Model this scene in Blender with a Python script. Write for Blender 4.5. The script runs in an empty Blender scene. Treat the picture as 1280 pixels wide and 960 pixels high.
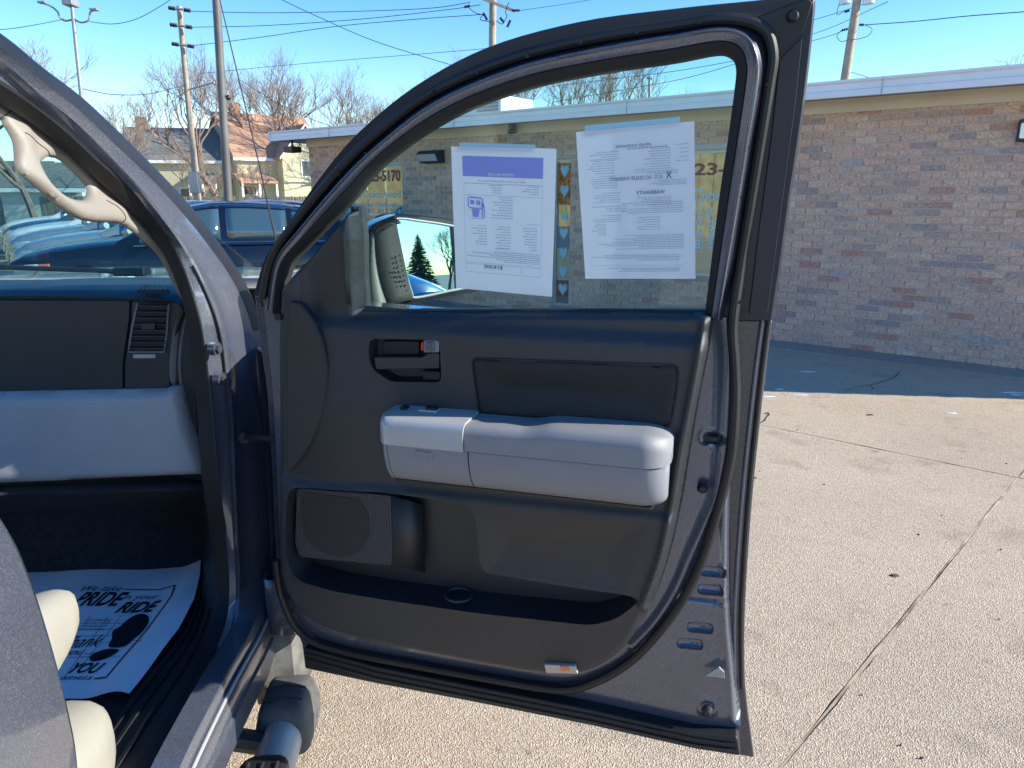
import bpy, bmesh, math, random
import numpy as np
from mathutils import Vector, Matrix
from mathutils.geometry import delaunay_2d_cdt
R = math.radians
scene = bpy.context.scene
C = scene.collection

# ------------------------------------------------------------------ camera
CAMZ, PITCH, FPX = 1.546, R(14.6), 900.0
cd = bpy.data.cameras.new('camera'); cam = bpy.data.objects.new('camera', cd); C.objects.link(cam)
cam.location = (0, 0, CAMZ); cam.rotation_euler = (R(90) - PITCH, 0, 0)
cd.sensor_width = 36; cd.lens = FPX / 1280 * 36; cd.clip_start = 0.02; cd.clip_end = 3000
scene.camera = cam
# ------------------------------------------------------------------ world, sun, exposure
SUN_AZ, SUN_EL = R(97), R(27)              # azimuth clockwise from +Y
w = bpy.data.worlds.new('World'); scene.world = w; w.use_nodes = True
nt = w.node_tree; nt.nodes.clear()
sky = nt.nodes.new('ShaderNodeTexSky'); sky.sky_type = 'NISHITA'; sky.sun_disc = False
sky.sun_elevation = SUN_EL; sky.sun_rotation = SUN_AZ
sky.air_density = 1.0; sky.dust_density = 0.0; sky.ozone_density = 2.2
bg = nt.nodes.new('ShaderNodeBackground'); bg.inputs[1].default_value = 0.125
wo = nt.nodes.new('ShaderNodeOutputWorld')
hs = nt.nodes.new('ShaderNodeHueSaturation'); hs.inputs['Saturation'].default_value = 1.38; hs.inputs['Hue'].default_value = .509
nt.links.new(sky.outputs[0], hs.inputs['Color']); nt.links.new(hs.outputs[0], bg.inputs[0]); nt.links.new(bg.outputs[0], wo.inputs[0])
sd = bpy.data.lights.new('sun', 'SUN'); sun = bpy.data.objects.new('sun', sd); C.objects.link(sun)
sd.energy = 4.2; sd.angle = R(0.5); sd.color = (1.0, 0.93, 0.80)
SD = Vector((math.sin(SUN_AZ) * math.cos(SUN_EL), math.cos(SUN_AZ) * math.cos(SUN_EL), math.sin(SUN_EL)))
sun.rotation_euler = SD.to_track_quat('Z', 'Y').to_euler(); sun.location = (20, -5, 20)
scene.view_settings.view_transform = 'Standard'; scene.view_settings.look = 'None'
scene.view_settings.exposure = 1.2; scene.view_settings.gamma = 1
scene.cycles.max_bounces = 10; scene.cycles.transparent_max_bounces = 16
scene.cycles.sample_clamp_indirect = 6

# ------------------------------------------------------------------ materials
def mat(name, col, rough=.6, metal=0, var=0, vscale=8, bump=0, bscale=200, col2=None, spec=.5, coat=0, flake=0, grain=0):
    m = bpy.data.materials.new(name); m.use_nodes = True
    t = m.node_tree; N = t.nodes; L = t.links; b = N['Principled BSDF']
    b.inputs['Base Color'].default_value = (*col, 1); b.inputs['Roughness'].default_value = rough
    b.inputs['Metallic'].default_value = metal; b.inputs['Specular IOR Level'].default_value = spec
    b.inputs['Coat Weight'].default_value = coat; b.inputs['Coat Roughness'].default_value = .04
    tc = N.new('ShaderNodeTexCoord')
    if var or col2:
        n = N.new('ShaderNodeTexNoise'); n.inputs['Scale'].default_value = vscale; n.inputs['Detail'].default_value = 6
        L.new(tc.outputs['Object'], n.inputs['Vector'])
        r = N.new('ShaderNodeValToRGB'); c2 = col2 or tuple(min(1, c * (1 + var)) for c in col)
        c1 = col if col2 else tuple(c * (1 - var) for c in col)
        r.color_ramp.elements[0].position = .35; r.color_ramp.elements[1].position = .65
        r.color_ramp.elements[0].color = (*c1, 1); r.color_ramp.elements[1].color = (*c2, 1)
        L.new(n.outputs[0], r.inputs[0]); L.new(r.outputs[0], b.inputs['Base Color'])
        rm = N.new('ShaderNodeMapRange'); rm.inputs[3].default_value = max(.02, rough - .08); rm.inputs[4].default_value = min(1, rough + .08)
        L.new(n.outputs[0], rm.inputs[0]); L.new(rm.outputs[0], b.inputs['Roughness'])
    if flake:
        v = N.new('ShaderNodeTexVoronoi'); v.inputs['Scale'].default_value = 900
        L.new(tc.outputs['Object'], v.inputs['Vector'])
        x = N.new('ShaderNodeMix'); x.data_type = 'RGBA'; x.blend_type = 'MIX'
        g = N.new('ShaderNodeMath'); g.operation = 'POWER'; g.inputs[1].default_value = 5
        s = N.new('ShaderNodeSeparateColor'); L.new(v.outputs['Color'], s.inputs[0]); L.new(s.outputs[0], g.inputs[0])
        gm = N.new('ShaderNodeMath'); gm.operation = 'MULTIPLY'; gm.inputs[1].default_value = flake; L.new(g.outputs[0], gm.inputs[0])
        L.new(gm.outputs[0], x.inputs[0])
        src = b.inputs['Base Color'].links[0].from_socket if b.inputs['Base Color'].links else None
        if src: L.new(src, x.inputs[6])
        else: x.inputs[6].default_value = (*col, 1)
        x.inputs[7].default_value = (.55, .57, .62, 1); L.new(x.outputs[2], b.inputs['Base Color'])
    if bump:
        n = N.new('ShaderNodeTexNoise'); n.inputs['Scale'].default_value = bscale; n.inputs['Detail'].default_value = 3
        L.new(tc.outputs['Object'], n.inputs['Vector'])
        bp = N.new('ShaderNodeBump'); bp.inputs['Strength'].default_value = bump; bp.inputs['Distance'].default_value = .002
        L.new(n.outputs[0], bp.inputs['Height']); L.new(bp.outputs[0], b.inputs['Normal'])
    return m

def glass(name, tint=(.9, .97, .95), refl=1.0, rough=0.0):
    m = bpy.data.materials.new(name); m.use_nodes = True
    t = m.node_tree; N = t.nodes; L = t.links; N.clear()
    o = N.new('ShaderNodeOutputMaterial'); mx = N.new('ShaderNodeMixShader')
    tr = N.new('ShaderNodeBsdfTransparent'); tr.inputs[0].default_value = (*tint, 1)
    gl = N.new('ShaderNodeBsdfGlossy'); gl.inputs['Roughness'].default_value = rough
    lw = N.new('ShaderNodeLayerWeight'); lw.inputs[0].default_value = .5
    pw = N.new('ShaderNodeMath'); pw.operation = 'POWER'; pw.inputs[1].default_value = 5; L.new(lw.outputs['Facing'], pw.inputs[0])
    fr = N.new('ShaderNodeMapRange'); fr.inputs[3].default_value = .04; fr.inputs[4].default_value = 1.0; L.new(pw.outputs[0], fr.inputs[0])
    ml = N.new('ShaderNodeMath'); ml.operation = 'MULTIPLY'; ml.inputs[1].default_value = refl; ml.use_clamp = True
    L.new(fr.outputs[0], ml.inputs[0]); L.new(ml.outputs[0], mx.inputs[0])
    L.new(tr.outputs[0], mx.inputs[1]); L.new(gl.outputs[0], mx.inputs[2]); L.new(mx.outputs[0], o.inputs[0])
    return m

def translucent(name, col, k=.35, rough=.7):
    m = mat(name, col, rough, var=.02, vscale=30, bump=.15, bscale=25)
    t = m.node_tree; N = t.nodes; L = t.links; b = N['Principled BSDF']; o = N['Material Output']
    tl = N.new('ShaderNodeBsdfTranslucent'); tl.inputs[0].default_value = (*col, 1)
    mx = N.new('ShaderNodeMixShader'); mx.inputs[0].default_value = k
    L.new(b.outputs[0], mx.inputs[1]); L.new(tl.outputs[0], mx.inputs[2]); L.new(mx.outputs[0], o.inputs[0])
    return m

M = {}
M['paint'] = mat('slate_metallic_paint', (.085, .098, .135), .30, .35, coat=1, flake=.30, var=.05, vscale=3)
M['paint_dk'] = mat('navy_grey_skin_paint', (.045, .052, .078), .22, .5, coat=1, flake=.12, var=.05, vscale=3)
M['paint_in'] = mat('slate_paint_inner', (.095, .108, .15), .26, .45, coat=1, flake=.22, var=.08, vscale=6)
M['dkpaint'] = mat('dark_frame_paint', (.022, .026, .042), .42, .3, var=.15, vscale=9, coat=.15)
M['blk'] = mat('black_grained_plastic', (.0115, .014, .0195), .44, var=.18, vscale=5, bump=.5, bscale=700, spec=.75)
M['blk2'] = mat('black_soft_vinyl', (.009, .010, .013), .6, var=.2, vscale=5, bump=.4, bscale=700)
M['rub'] = mat('black_rubber', (.012, .012, .014), .5, var=.25, vscale=12)
M['felt'] = mat('flocked_run', (.018, .018, .02), .9, bump=.3, bscale=1500)
M['grey'] = mat('grey_vinyl', (.215, .22, .235), .5, var=.04, vscale=10, bump=.35, bscale=700)
M['grey_lit'] = mat('grey_dash_vinyl_lit', (.40, .41, .43), .5, var=.04, vscale=10, bump=.45, bscale=500)  # grey vinyl made paler: light on dash and side trims put into colour
M['greyp'] = mat('grey_plastic', (.20, .21, .245), .5, var=.03, vscale=8, bump=.15, bscale=900)
M['silver'] = mat('satin_silver_plastic', (.47, .47, .47), .34, .3, var=.03, vscale=9)
M['beige'] = mat('beige_trim_plastic', (.255, .232, .20), .55, var=.03, vscale=12, bump=.25, bscale=900)
M['fabric'] = mat('beige_seat_fabric', (.30, .288, .25), .9, var=.05, vscale=15, bump=.6, bscale=500)
M['carpet'] = mat('dark_carpet', (.025, .027, .032), .95, var=.3, vscale=60, bump=.8, bscale=700)
M['scuff'] = mat('scuff_plastic', (.02, .021, .024), .45, var=.35, vscale=14, bump=.3, bscale=500)
M['chrome'] = mat('chrome', (.6, .6, .62), .12, 1)
M['steelb'] = mat('steel_bolt', (.16, .17, .20), .35, .8)
M['mirror'] = mat('mirror_glass', (.42, .60, .70), .0, 1)
M['gwin'] = glass('door_glass', (.83, .95, .93), 1.0)
M['gws'] = glass('windshield_glass', (.72, .93, .95), 1.0)
M['gcar'] = glass('car_glass', (.32, .42, .44), 1.4)
M['red'] = mat('red_marker', (.7, .03, .02), .4)
M['paper'] = translucent('white_paper', (.90, .91, .93), .5)
M['matpaper'] = mat('mat_paper', (.86, .88, .93), .75, var=.03, vscale=9, bump=.3, bscale=30)
M['tape'] = mat('tape_blue', (.30, .58, .72), .5)
M['hdr'] = translucent('print_violet', (.30, .36, .80), .3)
M['ink'] = mat('print_ink', (.34, .39, .54), .8)
M['inkd'] = mat('print_ink_dark', (.10, .11, .2), .8)
M['inkk'] = mat('ink_black', (.012, .012, .018), .6)
M['white'] = mat('white_paint', (.78, .79, .80), .45, var=.03)
M['fascia'] = mat('fascia_metal_white', (.74, .76, .80), .4, var=.04, vscale=3)
M['cream'] = mat('cream_frieze', (.60, .55, .44), .7, var=.05, vscale=2)
M['soffit'] = mat('soffit_tan', (.42, .38, .31), .8, var=.08, vscale=2)
M['wood'] = mat('weathered_pole_wood', (.30, .24, .18), .85, col2=(.42, .35, .27), vscale=3, bump=.4, bscale=30)
M['galv'] = mat('galvanized_steel', (.30, .31, .32), .5, .4, var=.1, vscale=3)
M['polegrey'] = mat('weathered_grey_steel', (.13, .125, .12), .6, .2, var=.15, vscale=3)
M['bronze'] = mat('dark_fixture', (.03, .03, .032), .45, .2)
M['wire'] = mat('wire_black', (.03, .03, .035), .6)
M['bark'] = mat('bark_brown', (.14, .10, .08), .9, col2=(.22, .16, .13), vscale=4)
M['twig'] = mat('twig_brown', (.20, .15, .125), .9, col2=(.27, .215, .18), vscale=2)
M['needle'] = mat('conifer_green', (.10, .13, .06), .8, col2=(.17, .20, .10), vscale=6)
M['tire'] = mat('tyre_rubber', (.02, .02, .02), .8, var=.3, vscale=20, bump=.5, bscale=80)
M['lens'] = mat('clear_lens', (.55, .6, .62), .12, .2, coat=1)
M['amber'] = mat('amber_lens', (.75, .18, .06), .25, coat=1)

# ------------------------------------------------------------------ builders
def cat_closed(P, k=6):
    P = [np.array(p, float) for p in P]; n = len(P); out = []
    for i in range(n):
        p0, p1, p2, p3 = P[i - 1], P[i], P[(i + 1) % n], P[(i + 2) % n]
        for j in range(k):
            t = j / k
            out.append(.5 * ((2 * p1) + (-p0 + p2) * t + (2 * p0 - 5 * p1 + 4 * p2 - p3) * t * t + (-p0 + 3 * p1 - 3 * p2 + p3) * t ** 3))
    return out
def cat_open(P, k=6):
    P = [np.array(p, float) for p in P]
    Q = [2 * P[0] - P[1]] + P + [2 * P[-1] - P[-2]]; out = []
    for i in range(1, len(Q) - 2):
        p0, p1, p2, p3 = Q[i - 1], Q[i], Q[i + 1], Q[i + 2]
        for j in range(k):
            t = j / k
            out.append(.5 * ((2 * p1) + (-p0 + p2) * t + (2 * p0 - 5 * p1 + 4 * p2 - p3) * t * t + (-p0 + 3 * p1 - 3 * p2 + p3) * t ** 3))
    out.append(P[-1]); return out
def roundpoly(P, r, k=4):
    "round the corners of a 2D polygon by radius-like distance r"
    P = [np.array(p, float) for p in P]; n = len(P); out = []
    for i in range(n):
        a, b, c = P[i - 1], P[i], P[(i + 1) % n]
        ra = min(r, np.linalg.norm(a - b) * .45); rc = min(r, np.linalg.norm(c - b) * .45)
        s = b + (a - b) / np.linalg.norm(a - b) * ra; e = b + (c - b) / np.linalg.norm(c - b) * rc
        for j in range(k + 1):
            t = j / k; out.append((1 - t) ** 2 * s + 2 * t * (1 - t) * b + t * t * e)
    return out

WM = {}     # world offset of every root (parts keep identity transforms below it)
class MB:
    def __init__(s): s.v = []; s.f = []
    def add(s, vs, fs):
        o = len(s.v); s.v += [tuple(float(c) for c in p) for p in vs]; s.f += [tuple(i + o for i in f) for f in fs]; return s
    def box(s, x0, x1, y0, y1, z0, z1):
        return s.add([(x0,y0,z0),(x1,y0,z0),(x1,y1,z0),(x0,y1,z0),(x0,y0,z1),(x1,y0,z1),(x1,y1,z1),(x0,y1,z1)],
                     [(0,3,2,1),(4,5,6,7),(0,1,5,4),(1,2,6,5),(2,3,7,6),(3,0,4,7)])
    def obox(s, c, ax, ay, az, hx, hy, hz):
        c = np.array(c, float); ax, ay, az = [np.array(a, float) for a in (ax, ay, az)]
        P = [c + ax * i * hx + ay * j * hy + az * k * hz for k in (-1, 1) for (i, j) in ((-1,-1),(1,-1),(1,1),(-1,1))]
        return s.add(P, [(0,3,2,1),(4,5,6,7),(0,1,5,4),(1,2,6,5),(2,3,7,6),(3,0,4,7)])
    def loft(s, rows, closed=False, cap=False):
        n = len(rows[0]); vs = [p for r in rows for p in r]; fs = []
        for i in range(len(rows) - 1):
            for j in range(n if closed else n - 1):
                k = (j + 1) % n; fs.append((i*n + j, i*n + k, (i+1)*n + k, (i+1)*n + j))
        if cap: fs.append(tuple(range(n))[::-1]); fs.append(tuple((len(rows)-1)*n + j for j in range(n)))
        return s.add(vs, fs)
    def tube(s, path, r, n=8, cap=True, closed=False):
        P = [np.array(p, float) for p in path]; m = len(P); rows = []; up = np.array((0, 0, 1.)); pv = None
        for i in range(m):
            d = (P[(i+1) % m] - P[i-1]) if closed else (P[min(i+1, m-1)] - P[max(i-1, 0)])
            d = d / (np.linalg.norm(d) + 1e-9)
            if pv is None:
                a = np.cross(d, up)
                if np.linalg.norm(a) < .05: a = np.cross(d, (1, 0, 0))
            else: a = pv - d * np.dot(pv, d)
            a = a / (np.linalg.norm(a) + 1e-9); pv = a; b = np.cross(d, a)
            rr = r[i] if isinstance(r, (list, tuple)) else r
            rows.append([P[i] + rr * (a * math.cos(2*math.pi*k/n) + b * math.sin(2*math.pi*k/n)) for k in range(n)])
        if closed: rows.append(rows[0])
        return s.loft(rows, closed=True, cap=cap and not closed)
    def prism(s, P0, P1):
        n = len(P0)
        return s.add(list(P0) + list(P1), [tuple(range(n))[::-1], tuple(range(n, 2*n))] + [(i, (i+1) % n, n + (i+1) % n, n + i) for i in range(n)])
    def build(s, name, m, parent=None, bevel=0, smooth=True, sub=0, ang=35, solid=0, seg=2, raw=False, off=-1):
        o3 = np.array(WM.get(parent.name, (0, 0, 0))) if (parent and not raw) else np.zeros(3)
        me = bpy.data.meshes.new(name); me.from_pydata([tuple(np.array(p) - o3) for p in s.v], [], s.f); me.update()
        bm = bmesh.new(); bm.from_mesh(me); bmesh.ops.remove_doubles(bm, verts=bm.verts, dist=1e-5)
        bmesh.ops.recalc_face_normals(bm, faces=bm.faces); bm.to_mesh(me); bm.free()
        if isinstance(m, (list, tuple)):
            for q in m: me.materials.append(q)
        else: me.materials.append(m)
        if smooth:
            me.shade_smooth()
            if not bevel: me.set_sharp_from_angle(angle=R(ang))
        ob = bpy.data.objects.new(name, me); C.objects.link(ob)
        if parent: ob.parent = parent; WM[ob.name] = WM.get(parent.name, (0, 0, 0))
        if solid: md = ob.modifiers.new('s', 'SOLIDIFY'); md.thickness = solid; md.offset = off
        if bevel:
            md = ob.modifiers.new('b', 'BEVEL'); md.width = bevel; md.segments = seg; md.limit_method = 'ANGLE'; md.angle_limit = R(40); md.harden_normals = True
        if sub: md = ob.modifiers.new('u', 'SUBSURF'); md.levels = sub; md.render_levels = sub
        return ob
def empty(name, loc, rz=0):
    o = bpy.data.objects.new(name, None); C.objects.link(o); o.location = loc; o.rotation_euler = (0, 0, rz); o.empty_display_size = .2
    WM[o.name] = tuple(loc) ; return o
def tag(o, label=None, cat=None, group=None, kind=None):
    if label: o['label'] = label
    if cat: o['category'] = cat
    if group: o['group'] = group
    if kind: o['kind'] = kind
    return o
def copy_tree(o, parent=None):
    c = o.copy(); C.objects.link(c)
    if parent: c.parent = parent
    for ch in list(o.children): copy_tree(ch, c)
    return c

def text_mesh(body, size=1, shear=0, bold=0, align='LEFT', narrow=1.0):
    cu = bpy.data.curves.new('txt', 'FONT'); cu.body = body; cu.size = size; cu.shear = shear; cu.offset = bold; cu.align_x = align
    cu.resolution_u = 3
    ob = bpy.data.objects.new('txt', cu); C.objects.link(ob); bpy.context.view_layer.update()
    dg = bpy.context.evaluated_depsgraph_get(); me = ob.evaluated_get(dg).to_mesh()
    vs = [(v.co.x * narrow, v.co.y) for v in me.vertices]; fs = [tuple(p.vertices) for p in me.polygons]
    ob.evaluated_get(dg).to_mesh_clear(); bpy.data.objects.remove(ob); bpy.data.curves.remove(cu)
    return vs, fs

def add_text(mb, F, body, p, width=None, height=.02, h=0., shear=0, bold=0, mirror=False, rot=0):
    "text on frame F with its left end at p (mirrored: right end), fitted to a width and cap height"
    vs, fs = text_mesh(body, 1, shear, bold)
    if not vs: return
    xs = [v[0] for v in vs]; x0, x1 = min(xs), max(xs)
    sy = height / .72; sx = (width / (x1 - x0)) if width else sy
    c, s_ = math.cos(rot), math.sin(rot); out = []
    for x, y in vs:
        X = (x - x0) * sx; Y = y * sy
        if mirror: X = -X
        out.append(F.to3((p[0] + X*c - Y*s_, p[1] + X*s_ + Y*c), h))
    mb.add(out, fs)

RP = np.array([[1, 0, 0], [0, math.cos(PITCH), math.sin(PITCH)], [0, -math.sin(PITCH), math.cos(PITCH)]])
CAMP = np.array((0, 0, CAMZ))
def ray(px, py):
    a = (px - 640) / FPX; b = (480 - py) / FPX
    return np.array((a, math.cos(PITCH) + b * math.sin(PITCH), -math.sin(PITCH) + b * math.cos(PITCH)))
def hit(px, py, p0, n):
    d = ray(px, py); n = np.array(n, float); t = np.dot(np.array(p0, float) - CAMP, n) / np.dot(d, n); return CAMP + d * t
class Fr:
    def __init__(s, O, e1, e2, en, vb=None, k=0): s.O, s.e1, s.e2, s.en = [np.array(q, float) for q in (O, e1, e2, en)]; s.vb = vb; s.k = k
    def to3(s, p, h=0.):
        n = h + (s.k * max(0, p[1] - s.vb) if s.vb is not None else 0)
        return s.O + p[0] * s.e1 + p[1] * s.e2 + n * s.en
    def px(s, x, y, h=0.):
        d = ray(x, y); P = CAMP + d * (np.dot(s.O + h * s.en - CAMP, s.en) / np.dot(d, s.en)); v = np.dot(P - s.O, s.e2)
        if s.vb is not None and v > s.vb:
            n = s.en - s.k * s.e2; rhs = h - s.k * s.vb
            t = (rhs - np.dot(CAMP - s.O, n)) / np.dot(d, n); P = CAMP + d * t
        return np.array((np.dot(P - s.O, s.e1), np.dot(P - s.O, s.e2)))
    def P(s, x, y, h=0.): return s.to3(s.px(x, y, h), h)
    def poly(s, L, h=0.): return [s.px(x, y, h) for x, y in L]

def sdf(P, poly):
    P = np.asarray(P, float); V = np.array(poly, float); d = np.full(len(P), 1e9); ins = np.zeros(len(P), bool)
    for i in range(len(V)):
        a = V[i]; b = V[(i + 1) % len(V)]; e = b - a; w_ = P - a
        t = np.clip((w_ @ e) / (e @ e + 1e-12), 0, 1); q = w_ - t[:, None] * e
        d = np.minimum(d, np.hypot(q[:, 0], q[:, 1]))
        c = (a[1] > P[:, 1]) != (b[1] > P[:, 1])
        with np.errstate(divide='ignore', invalid='ignore'):
            xi = (b[0] - a[0]) * (P[:, 1] - a[1]) / (b[1] - a[1] + 1e-15) + a[0]
        ins ^= c & (P[:, 0] < xi)
    return np.where(ins, -d, d)
def dline(P, line):
    P = np.asarray(P, float); V = np.array(line, float); d = np.full(len(P), 1e9)
    for i in range(len(V) - 1):
        a, b = V[i], V[i + 1]; e = b - a; w_ = P - a
        t = np.clip((w_ @ e) / (e @ e + 1e-12), 0, 1); q = w_ - t[:, None] * e; d = np.minimum(d, np.hypot(q[:, 0], q[:, 1]))
    return d
def sstep(x, a, b):
    t = np.clip((x - a) / (b - a), 0, 1); return t * t * (3 - 2 * t)

def hf(F, outer, fn, holes=(), sp=.006, skirt=0, feats=()):
    "triangulated height field over frame F with exact outline, returns an MB"
    def dense(P, closed=True):
        out = []; n = len(P)
        for i in range(n if closed else n - 1):
            a = np.array(P[i], float); b = np.array(P[(i + 1) % n], float); k = max(1, int(np.linalg.norm(b - a) / sp + .5))
            out += [a + (b - a) * j / k for j in range(k)]
        if not closed: out.append(np.array(P[-1], float))
        return out
    loops = [dense(outer)] + [dense(h) for h in holes]; fl = [dense(f) for f in feats]
    V = []; E = []
    for Lp in loops + fl:
        o = len(V); V += Lp; E += [(o + i, o + (i + 1) % len(Lp)) for i in range(len(Lp))]
    A = np.array(V); u0, v0 = A.min(0); u1, v1 = A.max(0)
    gu, gv = np.meshgrid(np.arange(u0, u1, sp), np.arange(v0, v1, sp)); gu[1::2] += sp / 2
    G = np.stack([gu.ravel(), gv.ravel()], 1)
    ok = sdf(G, loops[0]) < -.5 * sp
    for h in loops[1:]: ok &= sdf(G, h) > .5 * sp
    for f in fl: ok &= np.abs(sdf(G, f)) > .72 * sp
    V += list(G[ok])
    vs, es, fs, _, _, _ = delaunay_2d_cdt([Vector((float(p[0]), float(p[1]))) for p in V], E, [], 0, 1e-6)
    W = np.array([(v.x, v.y) for v in vs]); ct = np.array([W[list(f)].mean(0) for f in fs])
    ok = sdf(ct, loops[0]) < 0
    for h in loops[1:]: ok &= sdf(ct, h) > 0
    H = fn(W); mb = MB(); mb.add([F.to3(W[i], H[i]) for i in range(len(W))], [tuple(f) for f, k in zip(fs, ok) if k])
    if skirt:
        for Lp in loops:
            Hh = fn(np.array(Lp)); n = len(Lp)
            mb.add([F.to3(p, h) for p, h in zip(Lp, Hh)] + [F.to3(p, h - skirt) for p, h in zip(Lp, Hh)],
                   [(i, (i + 1) % n, n + (i + 1) % n, n + i) for i in range(n)])
    return mb
def slab(F, poly, h0, h1):
    return MB().prism([F.to3(p, h0) for p in poly], [F.to3(p, h1) for p in poly])
#%%SETTING
# ================================================================== THE SETTING
rnd = random.Random(4)
def concrete(name, c1, c2, c3, speck=170, rough=.85):
    m = bpy.data.materials.new(name); m.use_nodes = True
    t = m.node_tree; N = t.nodes; L = t.links; b = N['Principled BSDF']
    tc = N.new('ShaderNodeTexCoord')
    v = N.new('ShaderNodeTexVoronoi'); v.inputs['Scale'].default_value = speck; L.new(tc.outputs['Object'], v.inputs['Vector'])
    s = N.new('ShaderNodeSeparateColor'); L.new(v.outputs['Color'], s.inputs[0])
    r = N.new('ShaderNodeValToRGB'); e = r.color_ramp.elements
    e[0].position = 0; e[0].color = (*c1, 1); e[1].position = 1; e[1].color = (*c3, 1)
    q = r.color_ramp.elements.new(.5); q.color = (*c2, 1)
    L.new(s.outputs[0], r.inputs[0])
    n = N.new('ShaderNodeTexNoise'); n.inputs['Scale'].default_value = .8; n.inputs['Detail'].default_value = 9; n.inputs['Roughness'].default_value = .65
    L.new(tc.outputs['Object'], n.inputs['Vector'])
    mr = N.new('ShaderNodeMapRange'); mr.inputs[1].default_value = .3; mr.inputs[2].default_value = .7; mr.inputs[3].default_value = .86; mr.inputs[4].default_value = 1.08
    L.new(n.outputs[0], mr.inputs[0])
    mm = N.new('ShaderNodeMix'); mm.data_type = 'RGBA'; mm.blend_type = 'MULTIPLY'; mm.inputs[0].default_value = 1
    L.new(r.outputs[0], mm.inputs[6]); L.new(mr.outputs[0], mm.inputs[7])
    n9 = N.new('ShaderNodeTexNoise'); n9.inputs['Scale'].default_value = 3.1; n9.inputs['Detail'].default_value = 4; L.new(tc.outputs['Object'], n9.inputs['Vector'])
    m9 = N.new('ShaderNodeMapRange'); m9.inputs[1].default_value = .58; m9.inputs[2].default_value = .70; m9.inputs[3].default_value = 1; m9.inputs[4].default_value = .80; L.new(n9.outputs[0], m9.inputs[0])
    k9 = N.new('ShaderNodeMath'); k9.operation = 'MULTIPLY'; L.new(mr.outputs[0], k9.inputs[0]); L.new(m9.outputs[0], k9.inputs[1]); L.new(k9.outputs[0], mm.inputs[7])
    # small dark pits and stains
    n2 = N.new('ShaderNodeTexNoise'); n2.inputs['Scale'].default_value = 9; n2.inputs['Detail'].default_value = 5; L.new(tc.outputs['Object'], n2.inputs['Vector'])
    m2 = N.new('ShaderNodeMapRange'); m2.inputs[1].default_value = .66; m2.inputs[2].default_value = .74; L.new(n2.outputs[0], m2.inputs[0])
    m3 = N.new('ShaderNodeMath'); m3.operation = 'MULTIPLY'; m3.inputs[1].default_value = .45; L.new(m2.outputs[0], m3.inputs[0])
    mx = N.new('ShaderNodeMix'); mx.data_type = 'RGBA'; L.new(m3.outputs[0], mx.inputs[0]); L.new(mm.outputs[2], mx.inputs[6]); mx.inputs[7].default_value = (.09, .08, .07, 1)
    L.new(mx.outputs[2], b.inputs['Base Color']); b.inputs['Roughness'].default_value = rough
    bp = N.new('ShaderNodeBump'); bp.inputs['Strength'].default_value = .8; bp.inputs['Distance'].default_value = .004
    L.new(v.outputs['Distance'], bp.inputs['Height']); L.new(bp.outputs[0], b.inputs['Normal'])
    return m
M['conc'] = concrete('exposed_aggregate_concrete', (.33, .25, .175), (.48, .38, .27), (.64, .53, .39), 240)
M['conc2'] = concrete('apron_concrete', (.22, .20, .175), (.36, .33, .28), (.46, .43, .38), 260)
M['asph'] = mat('old_asphalt', (.10, .098, .095), .9, col2=(.16, .155, .145), vscale=2, bump=.6, bscale=120)
M['grass'] = mat('winter_grass', (.16, .14, .07), .95, col2=(.22, .20, .11), vscale=4, bump=.5, bscale=40)

# ground: one wide sheet, lower than the slabs on it
ground = MB().add([(-900, -900, -.045), (900, -900, -.045), (900, 900, -.045), (-900, 900, -.045)], [(0, 1, 2, 3)]).build('ground', M['asph'], smooth=False)
tag(ground, kind='structure')
lawn = MB().add([(-120, 34, -.035), (60, 34, -.035), (60, 200, -.035), (-120, 200, -.035)], [(0, 1, 2, 3)]).build('grass_yard', M['grass'], smooth=False)
tag(lawn, kind='structure')
# concrete lot: slabs with open joints
J0 = np.array((2.8730, 3.8252)); d1 = np.array((0.7587, -0.6514)); d2 = np.array((-0.7031, -0.7111)); SL = 3.7; S2 = 6.4
lot = tag(empty('concrete_lot', (0, 0, 0)), kind='structure')
def edge(a, b, seed):
    rr = random.Random(seed); n = 46; nn = np.array((-(b - a)[1], (b - a)[0])); nn = nn / np.linalg.norm(nn); out = []; o = 0
    for k in range(n):
        o = o * .8 + rr.uniform(-.0018, .0018); chip = rr.uniform(.003, .009) if rr.random() < .05 else 0
        out.append(a + (b - a) * k / n + nn * (o * (0 < k) + chip))
    return out
for i in range(-6, 8):
    for j in range(-6, 7):
        c = J0 + d1 * SL * (i + .5) + d2 * S2 * (j + .5)
        if c[1] > 20 or c[1] < -16 or abs(c[0]) > 20: continue
        g = .005
        A = J0 + d1 * (SL * i + g) + d2 * (S2 * j + g); B = J0 + d1 * (SL * (i + 1) - g) + d2 * (S2 * j + g)
        Cc = J0 + d1 * (SL * (i + 1) - g) + d2 * (S2 * (j + 1) - g); D = J0 + d1 * (SL * i + g) + d2 * (S2 * (j + 1) - g)
        ring = edge(A, D, i * 31 + j) + edge(D, Cc, i * 17 + j * 5) + edge(Cc, B, i * 7 + j * 3) + edge(B, A, i + j * 11)
        dz = rnd.uniform(-.0015, .0015)
        mb = MB().prism([(p[0], p[1], -.04) for p in ring], [(p[0], p[1], dz) for p in ring])
        mb.build('concrete_slab', M['conc'], lot, smooth=False)
M['fill'] = mat('joint_debris', (.40, .33, .24), .95, col2=(.12, .10, .08), vscale=7, bump=.8, bscale=150)
mb = MB()
for (a, b) in [((J0 - d1 * 15), (J0 + d1 * 8)), ((J0 - d2 * 1), (J0 + d2 * 12))]:
    path = [a + (b - a) * t / 60 for t in range(61)]
    mb.tube([(p[0], p[1], -.0065 + rnd.uniform(-.006, .004)) for p in path], [rnd.uniform(.006, .010) for _ in path], 5)
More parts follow.
